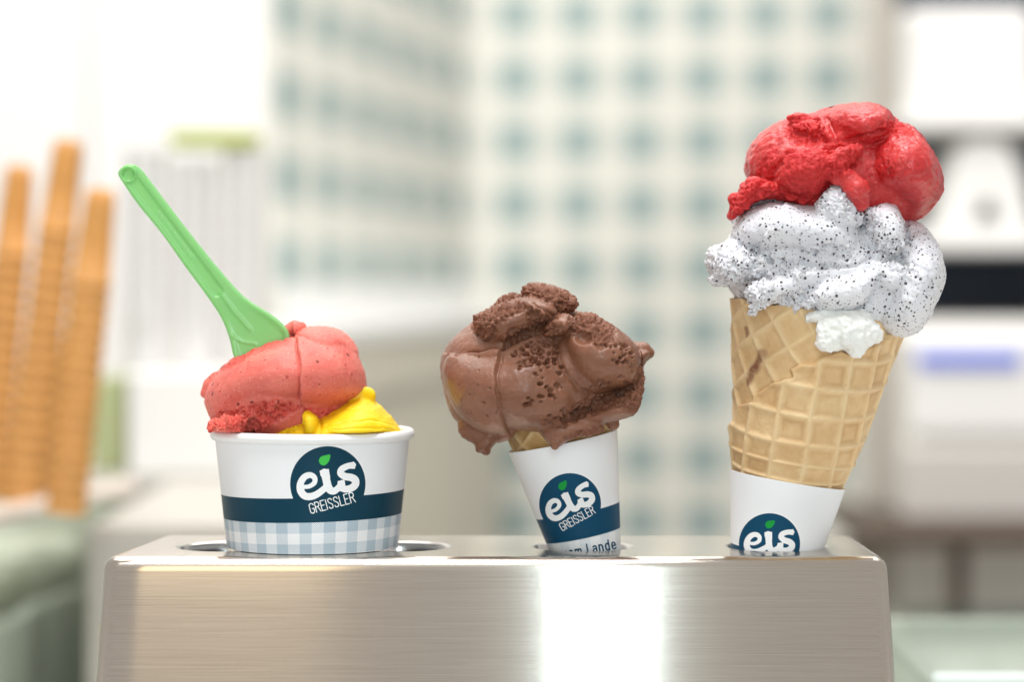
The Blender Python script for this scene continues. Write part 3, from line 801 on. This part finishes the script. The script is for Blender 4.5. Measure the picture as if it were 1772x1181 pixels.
def sleeve(name, O, tilt, r_of, t0, t1, logo_at, dense, label, band, word):
    V, F, TH, T = cone_wall(O, tilt, r_of, np.linspace(t0, t1, 300), dense)
    px, py = to_px(V); disc, ink, leaf = logo(px, py, *logo_at); fr = V[:, 1] < 0
    for a in (disc, ink, leaf): a[~fr] = 1e3
    b = np.maximum(band[0] - T, T - band[1]) / S
    wd = text_sd(px, py, word[0], word[1], word[2], word[3], word[4], .04, .95) if word else np.full(len(V), 9.)
    wd[~fr] = 9
    tip = empty(name, (V[:, 0].mean() / 1000, 0, V[:, 2].min() / 1000))
    mesh_obj('printed_wall', V, F, sleeve_mat, tuple(np.array(tip.location) * 1000), tip, attrs=dict(navy=np.minimum(disc, b), ink=ink, leaf=leaf, word=wd, ging=T - band[0], gu=(TH + 1.57) * 16, gv=T))
    # folded paper thickness at the mouth
    n = 380; ts = np.array([t1, t1 + .12, t1, t1 - 6]); rr = [0, -.12, -.3, -.34]
    th = np.linspace(0, 2 * math.pi, n + 1)[:-1]; c, s = math.cos(tilt), math.sin(tilt); VV = []
    for t, dr in zip(ts, rr):
        r = r_of(t) + dr; VV.append(np.stack([O[0] + r * np.cos(th) * c + t * s, O[1] + r * np.sin(th), O[2] - r * np.cos(th) * s + t * c], 1))
    i = np.arange(n); FF = np.concatenate([np.stack([j * n + i, j * n + (i + 1) % n, (j + 1) * n + (i + 1) % n, (j + 1) * n + i], 1) for j in range(3)])
    mesh_obj('mouth_edge', np.concatenate(VV), FF, paper_edge, tuple(np.array(tip.location) * 1000), tip)
    return tag(tip, label, 'cone sleeve')
sleeve_mat = paper_mat('printed_sleeve', False); paper_edge = plain('paper_edge', (.82, .83, .85), .4, .01, 10)

OC = (xz(1013, 946)[0], 0, TOP); tc = math.radians(-12.0)
OR = (xz(1343, 946)[0], 0, TOP); tr = math.radians(9.6)
rc_of = lambda t: 14.1 + .182 * t
rr_of = lambda t: 18.2 + .178 * t
sleeve('cone_sleeve', OC, tc, rc_of, -22, 42.6, (986.5, 873, 53.5, math.radians(-14)), (math.radians(-165), math.radians(-15)),
       'white paper sleeve with navy band round the chocolate cone', (4.6, 14.6), ('vom Lande', (975, 968), 17.0, math.radians(-11), 1.35))
sleeve('cone_sleeve', OR, tr, rr_of, -22, 26.8, (1331.5, 942, 53, math.radians(9)), (math.radians(-165), math.radians(-15)),
       'white paper sleeve with round navy logo below the tall waffle cone', (-9, -1.5), None)
waffle_cone('waffle_cone', OC, tc, lambda t: 13.0 + .182 * t - 1.4, -12, 52, math.atan(.182), 'small waffle cone almost hidden between chocolate scoop and sleeve', False)
waffle_cone('waffle_cone', OR, tr, lambda t: 18.2 + .190 * t - 4.4 + 1.5 * smooth(27, 40, np.asarray(t)), -14, 93.5, math.atan(.19), 'large golden waffle cone with overlapping ragged edge and grid ribs', True)

# ================================================================== ICE CREAM
def c2(p): return crop(330, 540, 4.43, p)
def c4(p): return crop(740, 470, 3.578, p)
def c6(p): return crop(1210, 160, 4.027, p)
def c7(p): return crop(1210, 340, 3.936, p)
def ch(fn, pts): q = fn([(a, b) for a, b, _, _ in pts]); return [(x, y, c, d) for (x, y), (_, _, c, d) in zip(q, pts)]

# ---------------- strawberry scoop in the cup
def in_cup(f):            # keep clear of the cup's wall and rim
    cx = xz(541, 946)[0]; r = np.sqrt((f.x[:, None, None] - cx) ** 2 + f.y[None, :, None] ** 2 + 0 * f.z[None, None, :])
    zz = f.z[None, None, :] - (TOP + 46.6)
    g = np.maximum(36.4 - r, zz)              # outside the wall and below the rim top
    f.cut(g, .8)
def strawberry():
    x0, z1 = xz(335, 545); x1, z0 = xz(650, 775)
    f = Field(x0, x1, -44, 40, z0, z1, .42)
    f.add(f.pillow(c2([(102, 720), (112, 630), (180, 500), (250, 415), (330, 350), (500, 275), (650, 215), (790, 178), (920, 165), (1100, 180), (1220, 245), (1312, 390), (1354, 520), (1350, 620), (1240, 700), (1080, 770), (900, 745), (720, 735), (600, 705), (480, 735), (400, 770), (340, 815), (250, 850), (130, 880)]), -2, 36, 36))
    f.add(f.pillow(c2([(780, 185), (880, 108), (1000, 96), (1130, 128), (1235, 205), (1310, 340), (1200, 400), (1000, 380), (850, 300)]), 6, 30, 22), 1.0)
    f.add(f.pillow(c2([(122, 905), (135, 860), (190, 790), (400, 740), (600, 700), (690, 735), (640, 790), (540, 830), (470, 900), (400, 960), (200, 1000)]), -10, 23, 9), 1.5)
    f.add(f.ell(490, 690, 2, 29, 31, 20), 2)
    f.add(f.chain(ch(c2, [(755, 160, -2, 3.4), (800, 132, -2, 3.4), (845, 122, 0, 2.2)])), .8)
    f.add(f.chain(ch(c2, [(108, 625, 2, 2.0), (140, 560, 2, 2.6), (188, 492, 2, 1.6)])), .8)
    f.add(f.chain(ch(c2, [(660, 720, -29, 2.6), (640, 790, -30, 2.0), (612, 858, -31, 2.3)])), .8)
    f.cut(f.chain(ch(c2, [(480, 880, -33, 4), (560, 850, -33, 4.5), (700, 800, -32, 3)])), 1.5)
    in_cup(f)
    V, F = f.skin(3); k = Skin(V, F)
    k.general(.35, 9, 3).general(.14, 2.2, 9).general(.07, .9, 19)
    k.groove(c2([(805, 215), (822, 320), (836, 430), (843, 560), (838, 690)]), 1.8, 1.6)
    k.step(c2([(800, 195), (820, 300), (836, 420), (846, 560), (838, 690), (870, 735)]), -2.6, 26, 1.2)
    k.step(c2([(790, 186), (900, 176), (1050, 182), (1160, 215), (1260, 300), (1310, 420)]), 1.6, 12, 1.2)
    m = k.inside(c2([(100, 930), (120, 860), (220, 780), (400, 730), (580, 690), (740, 700), (850, 735), (760, 790), (600, 880), (480, 960), (130, 990)]), 4)
    k.crumble(m * k.front, 2.9, 2.9, 4, -.5)
    m2 = k.inside(c2([(880, 720), (1000, 740), (1100, 720), (1100, 800), (900, 790)]), 4); k.crumble(m2 * k.front, 1.2, 3, 8)
    m3 = smooth(.35, .75, k.N[:, 2]) * k.inside(c2([(240, 430), (500, 240), (760, 150), (740, 220), (500, 320), (300, 430)]), 5); k.crumble(m3, .8, 3, 3)
    mat = ice_mat('strawberry_ice', (.66, .115, .090), (.80, .215, .165), (.58, .03, .018), (2.0, .5, .35), .55, .05,
                  [(190, .15, (.16, .015, .01), .85, .30), (430, .22, (.42, .03, .02), .65, .45), (900, .3, (.9, .42, .36), .35, .3)], .5)
    tag(k.done('ice_cream_scoop', mat), 'pink red strawberry scoop with green spoon stuck in it', 'ice cream', 'scoops of ice cream')
strawberry()

def mango():
    x0, z1 = xz(440, 665); x1, z0 = xz(712, 800)
    f = Field(x0, x1, -40, 38, z0, z1, .42)
    f.add(f.pillow(c2([(520, 960), (600, 870), (720, 795), (850, 775), (1000, 760), (1150, 700), (1250, 655), (1340, 640), (1440, 705), (1530, 790), (1600, 880), (1622, 950), (1600, 1080), (1000, 1150), (560, 1080)]), -2, 35, 26))
    f.add(f.chain(ch(c2, [(1215, 672, -10, 3.0), (1290, 638, -8, 4.0), (1355, 645, -6, 3.4)])), 1.6)
    f.add(f.pillow(c2([(855, 790), (885, 745), (930, 770), (975, 810), (985, 880), (960, 960), (880, 960), (860, 860)]), -30, 6.5, 5), 1.2)
    in_cup(f)
    V, F = f.skin(3); k = Skin(V, F); k.general(.3, 8, 5)
    lines = noise(np.stack([k.V[:, 0] * .12 + k.V[:, 2] * .05, k.V[:, 1] * .12, k.V[:, 2] - .12 * k.V[:, 0]], 1), 1.3, 6); k.d += .09 * lines
    for q in ([(1000, 880), (1200, 840), (1400, 830), (1580, 870)], [(980, 800), (1150, 760), (1320, 730)], [(1050, 910), (1300, 890), (1600, 905)]):
        k.groove(c2(q), 1.5, .4)
    k.groove(c2([(990, 800), (1000, 860), (990, 940)]), 2, 1.0)
    m = k.inside(c2([(560, 930), (700, 800), (860, 780), (850, 900), (700, 940)]), 4); k.crumble(m * k.front, 1.0, 3, 2)
    m = k.inside(c2([(960, 780), (1180, 690), (1200, 720), (1000, 800)]), 3); k.crumble(m * k.front, .9, 2, 5); k.rough *= .4
    mat = ice_mat('mango_ice', (.90, .56, .003), (.95, .66, .006), (.86, .46, .003), (2.0, 1.1, .1), .5, .05, None, .3)
    tag(k.done('ice_cream_scoop', mat), 'bright yellow mango scoop beside the strawberry scoop in the cup', 'ice cream', 'scoops of ice cream')
mango()

def chocolate():
    x0, z1 = xz(745, 475); x1, z0 = xz(1140, 800)
    f = Field(x0, x1, -46, 44, z0, z1, .42)
    f.add(f.pillow([(761, 645), (764, 612), (785, 585), (815, 565), (860, 550), (930, 540), (1000, 545), (1060, 565), (1095, 595), (1111, 640), (1108, 690), (1085, 716), (1030, 733), (985, 745), (935, 745), (885, 742), (855, 755), (824, 752), (792, 735), (772, 700)], 0, 38, 37))
    f.add(f.pillow([(775, 640), (790, 590), (824, 552), (858, 530), (905, 512), (950, 512), (990, 535), (1045, 560), (1095, 600), (1105, 660), (1000, 700), (850, 700)], 4, 33, 30), 3)
    f.add(f.pillow([(766, 650), (772, 618), (790, 611), (824, 611), (866, 606), (900, 592), (941, 573), (968, 590), (985, 640), (1015, 690), (1000, 725), (975, 743), (935, 748), (885, 745), (850, 752), (812, 738), (785, 705)], -16, 27, 17), 1.0)
    f.add(f.pillow(c4([(285, 325), (300, 270), (400, 215), (560, 165), (680, 160), (790, 225), (805, 260), (740, 320), (690, 350), (620, 390), (520, 445), (430, 445), (330, 405)]), -19, 18, 11), 1.2)
    f.add(f.pillow(c4([(560, 185), (640, 157), (740, 182), (815, 252), (720, 320), (640, 290)]), -27, 12, 8), .8)
    f.add(f.pillow(c4([(580, 118), (635, 70), (740, 74), (860, 116), (922, 170), (930, 218), (860, 270), (760, 290), (650, 250), (590, 170)]), -10, 18, 10), 1.0)
    f.add(f.pillow(c4([(392, 240), (440, 160), (520, 132), (610, 150), (640, 250), (500, 290)]), 0, 16, 10), 1.2)
    f.add(f.pillow(c4([(880, 290), (1000, 250), (1100, 305), (1200, 370), (1290, 450), (1325, 560), (1290, 690), (1150, 740), (1000, 725), (880, 650), (820, 540), (790, 440), (840, 350)]), -20, 25, 19), 1.6)
    f.add(f.pillow(c4([(710, 345), (815, 258), (905, 285), (900, 380), (800, 410), (710, 400)]), -27, 13, 8), 1.2)
    f.add(f.pillow(c4([(690, 985), (800, 900), (950, 900), (1088, 945), (1080, 1005), (900, 1035), (810, 1090), (762, 1075)]), -25, 8, 5), 1.5)
    f.add(f.pillow(c4([(800, 930), (1000, 830), (1200, 740), (1325, 590), (1347, 640), (1328, 800), (1272, 893), (1100, 940), (950, 960)]), -16, 22, 11), 1.6)
    f.add(f.chain(ch(c4, [(1260, 520, -8, 6), (1325, 500, -8, 4.2), (1370, 505, -8, 2.4), (1382, 510, -8, 1.0)])), 1.5)
    f.add(f.pillow(c4([(1290, 460), (1330, 478), (1385, 488), (1378, 520), (1350, 550), (1350, 590), (1300, 580)]), -8, 8, 4), 1.0)
    f.add(f.chain(ch(c4, [(330, 990, -10, 6), (350, 1060, -11, 3.8), (362, 1112, -11, 2.0)])), 1.5)
    f.add(f.chain(ch(c4, [(330, 1040, -10, 3), (322, 1100, -10, 1.8)])), .6)
    f.add(f.chain(ch(c4, [(280, 960, -10, 6), (380, 1000, -12, 5), (440, 1030, -13, 2.2), (500, 985, -18, 3)])), 1.5)
    f.add(f.chain(ch(c4, [(1120, 900, -14, 3), (1152, 945, -15, 2.4)])), .6)
    f.add(f.chain(ch(c4, [(790, 1040, -27, 3), (785, 1080, -28, 1.6)])), .5)
    f.cut(f.ell(*c4([(945, 405)])[0], -42, 4.6, 6, 2.8, -20), .8)
    f.cut(f.chain(ch(c4, [(690, 905, -40, 1.4), (750, 888, -41, 2.4), (810, 890, -41, 1.2)])), .6)
    f.cut(f.chain(ch(c4, [(150, 470, -16, .9), (165, 505, -23, 1.8), (250, 512, -30, .8)])), .6)
    V, F = f.skin(2); k = Skin(V, F); k.general(.4, 9, 2).general(.12, 1.8, 12).general(.06, .9, 22)
    k.step(c4([(455, 490), (430, 560), (420, 640), (418, 740), (430, 840), (480, 950)]), 2.4, 26, 1.4)
    k.groove(c4([(462, 505), (440, 570), (432, 660), (430, 760), (445, 850)]), 1.8, .3)
    k.step(c4([(150, 512), (230, 515), (340, 500), (455, 488), (560, 445), (730, 380)]), 2.0, 14, 1.8)
    k.groove(c4([(250, 500), (340, 490), (440, 478), (560, 432), (720, 372)]), 3.5, 1.2)
    k.groove(c4([(800, 420), (822, 560), (870, 660), (940, 740), (1060, 775), (1200, 745)]), 5, 1.5)
    k.groove(c4([(880, 920), (980, 850), (1120, 790), (1260, 720)]), 3, 1.5)
    k.groove(c4([(640, 190), (720, 230), (790, 280)]), 2, .8)
    k.groove(c4([(1310, 480), (1325, 560), (1310, 660)]), 2, 1.0)
    for i, pl in enumerate(([(270, 330), (310, 250), (480, 190), (560, 180), (600, 230), (520, 280), (440, 330), (430, 420), (330, 410)],
               [(570, 110), (640, 60), (860, 100), (940, 180), (930, 230), (850, 270), (790, 220), (700, 175), (590, 160)],
               [(380, 240), (440, 150), (560, 125), (590, 160), (480, 200)],
               [(640, 215), (730, 250), (770, 300), (700, 330), (620, 290)], [(470, 400), (600, 340), (700, 340), (620, 400), (500, 450)],
               [(890, 270), (1010, 245), (1140, 330), (1150, 420), (1060, 480), (980, 380), (880, 400)],
               [(730, 335), (800, 290), (840, 370), (760, 395)],
               [(870, 870), (1000, 790), (1220, 740), (1340, 560), (1345, 780), (1270, 890), (1150, 830), (1000, 900)],
               [(700, 930), (900, 880), (920, 930), (820, 970)], [(850, 1020), (1080, 960), (1080, 1010), (900, 1040)])):
        k.crumble(k.inside(c4(pl), 5) * (.4 + .6 * k.front), 2.3 if i < 7 else 1.7, 2.4, 30 + i, -.2)
    st = noise(np.stack([k.V[:, 0] * .25 + k.V[:, 2] * .1, k.V[:, 1] * .3, k.V[:, 2] - k.V[:, 0] * .3], 1), 1.1, 41); k.d += .13 * st * smooth(-.2, .4, fbm(k.V, 12, 2, 44))
    sp = c4([(515, 510), (600, 445), (720, 415), (800, 410), (805, 570), (640, 580), (560, 605)])
    k.pits(sp, 170, 1.9, 1.3, 5)
    k.rough = np.maximum(k.rough, .7 * k.inside(sp, 4) * k.front)
    k.pits(c4([(650, 580), (840, 590), (860, 720), (800, 800), (560, 860), (550, 800), (660, 720)]), 28, 2.9, 1.9, 9)
    k.pits(c4([(1080, 420), (1280, 470), (1290, 680), (1000, 730), (1040, 690), (1180, 620)]), 50, 2.3, 1.5, 15)
    k.pits(c4([(120, 460), (420, 560), (460, 900), (250, 900), (130, 700)]), 14, 1.5, .9, 19)
    k.pits(c4([(840, 850), (960, 830), (900, 930), (700, 920)]), 24, 2.2, 1.4, 23)
    mat = ice_mat('chocolate_ice', (.175, .066, .034), (.270, .115, .066), (.14, .048, .024), (1.4, .6, .35), .38, .26, None, .5, .2)
    tag(k.done('ice_cream_scoop', mat), 'brown chocolate scoop with folds and air holes on the small cone', 'ice cream', 'scoops of ice cream')
chocolate()

def poppy():
    x0, z1 = xz(1215, 305); x1, z0 = xz(1645, 625)
    f = Field(x0, x1, -46, 44, z0, z1, .42)
    f.add(f.ell(1432, 475, 0, 42, 37, 27, -12))
    f.add(f.pillow(c7([(250, 160), (350, 70), (480, 22), (650, 50), (800, 60), (950, 110), (1080, 190), (1160, 330), (1150, 410), (1050, 475), (900, 490), (700, 460), (600, 420), (430, 410), (330, 400), (235, 340), (215, 260)]), -12, 29, 24), 1.4)
    f.add(f.pillow(c7([(1300, 140), (1480, 172), (1590, 285), (1652, 480), (1645, 620), (1580, 750), (1550, 870), (1450, 945), (1280, 985), (1150, 900), (1080, 800), (1200, 600), (1250, 450), (1300, 300)]), -5, 36, 32), 1.4)
    f.add(f.pillow(c7([(545, 720), (690, 640), (800, 560), (1000, 510), (1200, 460), (1255, 530), (1205, 660), (1090, 770), (960, 802), (800, 790), (690, 795), (600, 788), (555, 775)]), -27, 16, 13), 1.0)
    f.add(f.pillow(c7([(335, 580), (520, 545), (640, 450), (800, 440), (940, 490), (860, 610), (740, 675), (600, 710), (450, 750), (400, 808), (365, 825), (315, 812), (310, 775), (343, 740), (305, 680)]), -28, 11, 8), 1.0)
    f.add(f.pillow(c7([(48, 470), (70, 355), (140, 330), (230, 295), (400, 380), (580, 460), (560, 550), (440, 580), (330, 595), (230, 614), (130, 620), (50, 578), (82, 530)]), -10, 24, 12), 1.2)
    f.add(f.pillow(c7([(1070, 110), (1150, 58), (1250, 31), (1337, 58), (1365, 130), (1395, 190), (1416, 330), (1405, 420), (1280, 455), (1160, 420), (1110, 300), (1080, 190)]), -18, 21, 14), 1.0)
    f.add(f.pillow([(1408, 356), (1432, 328), (1443, 311), (1460, 318), (1468, 339), (1485, 358), (1490, 390), (1455, 400), (1418, 385)], -30, 10, 6), 1.4)
    f.add(f.chain(ch(c7, [(1230, 500, -33, 4), (1320, 555, -34, 5), (1420, 560, -32, 4), (1500, 500, -28, 3)])), 3.0)
    f.add(f.chain(ch(c7, [(238, 150, -8, 2.0), (290, 170, -8, 4)])), .8)
    f.add(f.chain([(1288, 368, -6, 5), (1318, 352, -8, 6), (1352, 350, -10, 6)]), 2.0)
    f.cut(f.chain(ch(c7, [(400, 470, -31, 2.6), (500, 478, -33, 3), (580, 490, -37, 2)])), 1.0)
    f.cut(f.chain(ch(c7, [(790, 490, -42, 1.2), (920, 470, -43, 1.2)])), .6)
    f.cut(f.chain(ch(c7, [(1090, 130, -38, 1.8), (1110, 210, -40, 2.6), (1160, 230, -40, 1.5)])), .8)
    V, F = f.skin(2); k = Skin(V, F); k.general(.8, 7, 2).general(.4, 2.6, 7).general(.2, 1.1, 14)
    k.step(c7([(580, 60), (500, 170), (440, 270), (410, 390)]), -2.0, 22, 2)
    k.groove(c7([(1160, 390), (1250, 440), (1380, 420), (1420, 300), (1400, 190)]), 3, 1.6)
    k.groove(c7([(1245, 540), (1220, 640), (1120, 760), (1020, 800)]), 3.2, 1.5)
    k.groove(c7([(560, 430), (700, 455), (900, 480), (1060, 470), (1180, 410)]), 3, 1.4)
    k.groove(c7([(1440, 450), (1560, 520), (1600, 640)]), 3, .8)
    for i, pl in enumerate(([(30, 460), (60, 330), (230, 280), (420, 390), (600, 450), (560, 550), (200, 630), (50, 600)],
               [(290, 600), (420, 560), (520, 620), (420, 830), (300, 840)], [(530, 700), (700, 640), (820, 700), (780, 810), (550, 800)],
               [(800, 60), (900, -80), (1030, -80), (1100, 130), (1000, 140)], [(1160, 330), (1400, 300), (1420, 440), (1500, 560), (1300, 500)],
               [(420, 390), (720, 430), (1000, 440), (900, 500), (600, 500)], [(1080, 90), (1200, 60), (1250, 200), (1140, 260)], [(620, 460), (800, 470), (700, 560), (560, 560)], [(700, 360), (1000, 330), (1050, 420), (720, 420)])):
        k.crumble(k.inside(c7(pl), 7) * (.35 + .65 * k.front), 2.3, 2.4, 50 + i)
    side = smooth(-.2, .25, k.N[:, 1]); k.crumble(side, 1.0, 2.4, 77)
    mat = ice_mat('poppy_ice', (.70, .70, .75), (.80, .79, .81), (.72, .71, .74), (1.2, 1.0, .9), .55, .03,
                  [(600, .28, (.030, .018, .02), .95, .62), (900, .30, (.20, .16, .19), .6, .55), (260, .15, (.09, .025, .03), .9, .35)], .6, .25)
    tag(k.done('ice_cream_scoop', mat), 'greyish white poppy seed scoop with dark specks on the tall cone', 'ice cream', 'scoops of ice cream')
poppy()

def cream():
    x0, z1 = xz(1375, 525); x1, z0 = xz(1550, 632)
    f = Field(x0, x1, -50, -6, z0, z1, .45)
    f.add(f.pillow(c7([(672, 825), (720, 800), (800, 770), (1050, 770), (1150, 790), (1230, 880), (1260, 975), (1205, 1003), (1135, 1040), (1120, 1085), (1068, 1114), (1015, 1080), (990, 1052), (920, 1060), (850, 1052), (788, 1012), (815, 930), (800, 860), (712, 866)]), -31.5, 9.5, 6))
    f.add(f.chain(ch(c7, [(860, 900, -36, 3), (870, 1000, -36, 3.4)])), 1.5); f.add(f.chain(ch(c7, [(1060, 880, -36, 3.4), (1070, 1060, -35, 2.6)])), 1.5)
    V, F = f.skin(2); k = Skin(V, F); k.general(1.3, 5, 3).general(.6, 1.8, 5).general(.25, .9, 6); k.groove(c7([(960, 860), (970, 1020)]), 3, 1.2)
    k.rough += .3
    mat = ice_mat('cream_ice', (.84, .84, .80), (.88, .88, .85), (.84, .84, .80), (1.5, 1.3, 1.1), .45, .2, None, .25)
    tag(k.done('ice_cream_scoop', mat), 'plain white ice cream running over the cone rim below poppy seed scoop', 'ice cream', 'scoops of ice cream')
cream()

def raspberry():
    x0, z1 = xz(1250, 165); x1, z0 = xz(1645, 405)
    f = Field(x0, x1, -46, 44, z0, z1, .42)
    f.add(f.ell(1460, 300, 2, 39, 35, 24, -8))
    f.add(f.pillow(c6([(1090, 400), (1230, 275), (1310, 200), (1440, 208), (1540, 300), (1620, 430), (1688, 640), (1680, 710), (1600, 805), (1480, 893), (1395, 902), (1380, 805), (1280, 765), (1160, 770), (1050, 650), (1050, 500)]), -6, 36, 32), 1.5)
    f.add(f.pillow(c6([(815, 185), (900, 110), (1000, 74), (1120, 65), (1225, 85), (1310, 130), (1352, 195), (1350, 300), (1250, 420), (1100, 460), (950, 440), (850, 320)]), -4, 32, 27), 4.0)
    f.add(f.pillow(c6([(555, 490), (595, 400), (680, 355), (800, 350), (900, 380), (940, 440), (945, 560), (905, 660), (840, 745), (740, 745), (620, 695), (520, 645), (515, 570)]), -21, 21, 16), 1.2)
    f.add(f.pillow(c6([(393, 585), (420, 490), (480, 400), (560, 330), (640, 298), (720, 330), (700, 450), (600, 560), (500, 610)]), -2, 28, 20), 1.5)
    f.add(f.pillow(c6([(215, 855), (250, 740), (285, 650), (355, 578), (470, 610), (550, 645), (680, 700), (830, 735), (810, 775), (700, 800), (560, 745), (440, 745), (350, 795), (290, 855), (245, 890), (232, 960), (222, 900)]), -18, 13, 6), .6)
    f.add(f.pillow(c6([(605, 285), (650, 225), (720, 195), (800, 185), (870, 250), (915, 350), (830, 370), (730, 340), (690, 290)]), -16, 13, 8), .7)
    f.add(f.chain(ch(c6, [(628, 178, -14, 1.2), (690, 185, -15, 2.6), (790, 225, -17, 4), (860, 320, -19, 3.5)])), .8)
    f.add(f.chain(ch(c6, [(610, 275, -12, 1.8), (650, 245, -13, 2.2), (720, 250, -14, 3)])), .8)
    f.add(f.chain(ch(c6, [(1090, 400, -34, 3), (1010, 440, -36, 4), (940, 510, -37, 4), (950, 600, -36, 2.6)])), 1.0)
    f.add(f.chain(ch(c6, [(1020, 580, -36, 3.6), (1100, 680, -37, 5), (1130, 775, -36, 3.0)])), 1.0)
    f.add(f.chain(ch(c6, [(250, 745, -16, 3), (265, 800, -16, 3), (228, 860, -14, 2)])), .8)
    f.cut(f.ell(*c6([(690, 275)])[0], -30, 2.6, 5, 2.0, 30), .6)
    V, F = f.skin(2); k = Skin(V, F); k.general(.7, 8, 2).general(.30, 2.2, 7).general(.14, .95, 8)
    k.groove(c6([(560, 500), (600, 430), (700, 380), (900, 390), (1050, 370)]), 3, 1.2, .5)
    k.groove(c6([(840, 250), (880, 330), (1000, 330), (1150, 300), (1290, 260)]), 3, 1.5, .5)
    k.groove(c6([(900, 190), (930, 270), (960, 330)]), 3, .8, .5)
    k.groove(c6([(440, 620), (540, 600), (580, 500)]), 2.6, 1.0, .6)
    k.groove(c6([(300, 780), (420, 700), (560, 700), (700, 745)]), 2.6, .8, .7)
    for i, (pl, a) in enumerate((([(210, 860), (250, 660), (370, 570), (560, 650), (820, 740), (700, 800), (440, 750), (260, 890)], 1.6),
               ([(560, 480), (640, 390), (900, 400), (940, 560), (830, 740), (600, 690)], .8), ([(600, 290), (640, 170), (820, 180), (920, 350), (700, 350)], 1.5),
               ([(900, 460), (1100, 370), (1120, 480), (1000, 600), (900, 560)], 1.2), ([(1230, 280), (1320, 190), (1460, 230), (1500, 300), (1350, 290)], 1.3),
               ([(920, 340), (1200, 290), (1300, 330), (1100, 390), (940, 400)], 1.0), ([(400, 580), (480, 420), (560, 400), (540, 580)], .8))):
        k.crumble(k.inside(c6(pl), 7) * (.35 + .65 * k.front), a, 2.8, 80 + i)
    k.rough *= .9
    st = noise(np.stack([k.V[:, 0] * .45 + k.V[:, 2] * .3, k.V[:, 1] * .45, k.V[:, 2] * .9 - k.V[:, 0] * .35], 1), 1.25, 41); k.d += .34 * st * smooth(-.3, .4, fbm(k.V, 11, 2, 43))
    k.pits(c6([(1150, 480), (1350, 420), (1400, 600), (1200, 640)]), 22, 1.6, .6, 3)
    mat = ice_mat('raspberry_ice', (.48, .010, .013), (.66, .045, .042), (.52, .006, .008), (2.0, .3, .25), .34, .5,
                  [(500, .16, (.30, .01, .012), .6, .3)], .9, .25)
    tag(k.done('ice_cream_scoop', mat), 'deep red raspberry scoop on top of the poppy seed scoop', 'ice cream', 'scoops of ice cream')
raspberry()

# ---------------- spoon
def spoon():
    c1 = lambda p: crop(180, 270, 3.164, p)
    out = c1([(88, 72), (135, 43), (185, 56), (230, 105), (330, 238), (460, 408), (590, 572), (690, 690), (760, 764), (830, 815), (900, 858), (970, 912), (1015, 975), (1010, 1060), (960, 1130), (880, 1170), (790, 1165), (735, 1130), (708, 1090), (690, 1010), (660, 925), (620, 850), (540, 735), (440, 600), (320, 430), (190, 270), (110, 155), (80, 105)])
    x0, z1 = xz(195, 275); x1, z0 = xz(515, 650); yc = -6.0; h = .32
    f = Field(x0, x1, yc - 4, yc + 4, z0, z1, h)
    X, Z = np.meshgrid(f.x, f.z, indexing='ij'); P = np.array([xz(a, b, yc) for a, b in closed_curve(out, 4)])
    d = poly_sd(X.ravel(), Z.ravel(), P).reshape(X.shape)
    PX, PY = CX + X / (S * (1 + yc / 1000)), HY - (Z - ZC) / (S * (1 + yc / 1000))
    L = c1([(135, 100), (620, 740)]); ax = seg_dist(PX, PY, L) * S
    bl = c1([(900, 1040)])[0]; bd = np.hypot(PX - bl[0], PY - bl[1]) * S
    # thickness: raised border, sunken channel in the handle, dished blade
    t = 1.25 - .55 * smooth(2.6, 1.9, ax) * smooth(-1.2, -2.6, d)
    c0 = c1([(135, 100)])[0]; knob = np.hypot(PX - c0[0], PY - c0[1]) * S
    t = t + .75 * np.exp(-((knob - 2.9) / .55) ** 2) - .15 * smooth(2.4, 2.0, knob)
    fl = seg_dist(PX, PY, c1([(640, 750), (720, 860), (800, 950)])) * S; t = t + .35 * np.exp(-(fl / .7) ** 2)
    fl2 = seg_dist(PX, PY, c1([(700, 985), (760, 1020), (830, 1030)])) * S; t = t + .30 * np.exp(-(fl2 / .5) ** 2)
    blade = smooth(22, 6, bd); t = t - .45 * blade * smooth(-1.0, -3.0, d)
    # moulded lettering too small to read: a row of short bars along the channel
    A0, A1 = np.array(L[0]), np.array(L[1]); ux = (A1 - A0) / np.linalg.norm(A1 - A0); al = ((PX - A0[0]) * ux[0] + (PY - A0[1]) * ux[1]) * S; ac = ((PX - A0[0]) * -ux[1] + (PY - A0[1]) * ux[0]) * S
    t = t + .12 * (np.abs(ac) < .8) * ((al % 1.7) < .8) * (al > 18) * (al < 42)
    g2 = np.abs(f.y[None, :, None] - yc) - t[:, None, :]; g1 = np.broadcast_to(d[:, None, :], g2.shape); k = .8
    hh = np.clip(.5 - .5 * (g1 - g2) / k, 0, 1); f.f = (g2 * hh + g1 * (1 - hh) + k * hh * (1 - hh)).astype(np.float32)
    V, F = f.skin(3)
    m = M('green_plastic'); n = m.noise(m.coord(), 300, 2)
    m.set(Base_Color=(.30, .68, .24), Roughness=.24, Transmission_Weight=.35, IOR=1.45, Subsurface_Weight=.45, Subsurface_Radius=(.6, 1.4, .6), Subsurface_Scale=.003,
          Specular_IOR_Level=.5, Normal=m.bump(n, .03, .0003))
    V[:, 1] += 0
    o = mesh_obj('spoon', V, F, m.m, (V[:, 0].max() - 8, yc, V[:, 2].min()))
    tag(o, 'light green plastic spoon leaning out of the strawberry scoop', 'spoon')
spoon()
